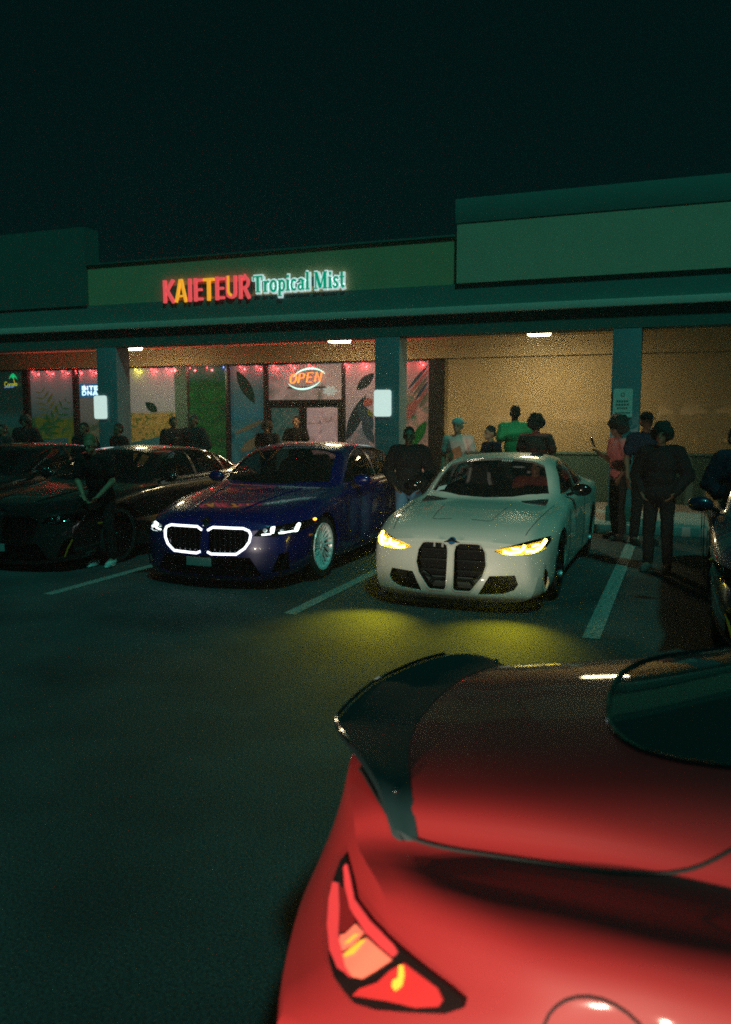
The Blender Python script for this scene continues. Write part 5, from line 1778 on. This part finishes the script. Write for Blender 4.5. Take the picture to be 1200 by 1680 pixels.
# behind the white coupe, in front of the tan wall
person('person in a pale tee with an orange print and a backward white cap', at_head(752, 13.3), 13.3, 0, 1.82, -8, 'stand', 'tee', C_WHITE, C_DJEAN, 'tan', None, None, C_GREYW, 0, C_GREYW, R(155))
person('short person in a dark navy top looking down between the pale tee and green tee', at_head(809, 13.2), 13.2, 0, 1.70, -50, 'phone', 'tee', C_NVY, C_BLK, 'tan', 'short_hair')
person('tall person in a green tee seen from behind against the tan wall', at_head(845, 13.9), 13.9, .15, 1.88, 200, 'stand', 'tee', C_GREEN, C_BLK, 'dark', 'short_hair')
j = person('person with curly hair in a wine red jersey numbered 17 seen from behind', at_head(880, 13.2), 13.2, 0, 1.86, 172, 'crossed', 'tee', C_WINE, C_BLK, 'brown', 'curly_hair')
M_NUM = mat('jersey_number', (.015, .02, .02), .8)
for i, (ch, pts) in enumerate((('1', [[(-.085, 1.14), (-.085, 1.32)]]), ('7', [[(.0, 1.31), (.09, 1.31), (.03, 1.14)]]))):
    bm = bmesh.new()
    for q in pts: bm_ribbon(bm, q, .034, .133, .141)
    o = from_bm('jersey_number', bm, M_NUM, j)
# orange print on the pale tee is a patch on the chest
pt = [o for o in bpy.data.objects if o.name.startswith('person') and 'orange print' in o.get('label', '')][0]
bm = bmesh.new(); bm_prism(bm, [(-.02, 1.10), (.10, 1.06), (.13, 1.20), (.09, 1.33), (-.04, 1.27), (-.10, 1.19)], 'y', -.152, -.140)
from_bm('shirt_print', bm, cloth('orange_print', (.55, .19, .10), .5, 20), pt)
# between the blue saloon and the white coupe
person('person in a large black jacket and blue jeans between the blue saloon and white coupe', atY(671, 800, 10.6).x, 10.6, 0, 1.70, 14, 'pockets', 'jacket', C_BLK, C_JEAN, 'brown', 'short_hair')
# by the shop windows
person('person in a dark tee standing in the shop doorway before the dark door leaf', at_head(486, 16.2), 16.2, .15, 1.72, 10, 'crossed', 'tee', C_BLK, C_BLK, 'tan', 'short_hair')
person('person in a charcoal tee leaning over by the waterfall window beside the shop door', at_head(440, 15.6), 15.6, .15, 1.64, 20, 'bend', 'tee', C_CHAR, C_BLK, 'tan', 'curly_hair')
person('person in a dark jacket with a pale collar patch before the dark palm window', at_head(318, 14.2), 14.2, .15, 1.74, -8, 'pockets', 'jacket', C_CHAR, C_BLK, 'brown', 'short_hair')
person('person in black turned sideways before the pilaster beside the gold leaf window', at_head(283, 14.6), 14.6, .15, 1.70, 60, 'phone', 'jacket', C_BLK, C_BLK, 'brown', 'short_hair')
person('person in a black jacket leaning on the column with the smaller bright plate', at_head(194, 13.4), 13.4, 0, 1.72, -25, 'pockets', 'jacket', C_BLK, C_BLK, 'brown', 'short_hair')
d3 = person('broad person in a black jacket with three pale dots across the chest', at_head(138, 13.2), 13.2, 0, 1.74, 0, 'pockets', 'jacket', C_BLK, C_BLK, 'brown', 'short_hair')
for k in (-1, 0, 1):
    bm = bmesh.new(); bm_ellipsoid(bm, (k * .085, -.155, 1.27), (.022, .006, .02), None, 12, 8)
    from_bm('jacket_print', bm, C_GREYW, d3, 60)
person('person in a black jacket before the leafy green window', at_head(42, 13.8), 13.8, .15, 1.72, 15, 'pockets', 'jacket', C_BLK, C_BLK, 'brown', 'curly_hair')
person('person in a dark jacket before the window with the palm neon sign', at_head(4, 13.0), 13.0, 0, 1.70, -10, 'stand', 'jacket', C_CHAR, C_BLK, 'brown', 'short_hair')
# squeezed in between the black and blue saloons
person('person in a dark tee and pale shoes bending forward between black and blue saloons', atZ(165, 930, 0).x, 8.35, 0, 1.66, 10, 'bend', 'tee', C_BLK, C_BLK, 'tan', 'short_hair', mat('fair_hair', (.16, .11, .05), .6), cloth('pale_shoe', (.5, .55, .53)))
# driver of the white coupe
person('driver in a red sleeved top sitting at the wheel of the white coupe', -2.02 + .37, 7.58 + 2.55, -.36, 1.72, 0, 'sit', 'jacket', cloth('coral_sleeve', (.30, .07, .06)), C_BLK, 'tan', 'curly_hair')
pk = [o for o in bpy.data.objects if o.get('label', '').startswith('person in a pink')][0]
bpy.context.view_layer.update()
ph.matrix_world = pk.matrix_world @ Matrix.Translation((-.115, -.375, 1.43)) @ Matrix.Rotation(R(20), 4, 'X')

# ================================================================== thin volume added to lift blacks and stand in for lens glow
bm = bm_box(bmesh.new(), (-402, -402, -1.0), (402, 402, 6.0))
hz = from_bm('added_haze', bm, None)
hz['kind'] = 'stuff'
hm = bpy.data.materials.new('glow_lift_volume')
hm.use_nodes = True
hm.node_tree.nodes.clear()
ho_ = hm.node_tree.nodes.new('ShaderNodeOutputMaterial')
hv = hm.node_tree.nodes.new('ShaderNodeVolumePrincipled')
hv.inputs['Color'].default_value = (.85, .95, .93, 1)
hv.inputs['Density'].default_value = HAZE
hv.inputs['Anisotropy'].default_value = .6
hm.node_tree.links.new(hv.outputs[0], ho_.inputs['Volume'])
hz.data.materials.append(hm)
scene.cycles.volume_bounces = 0
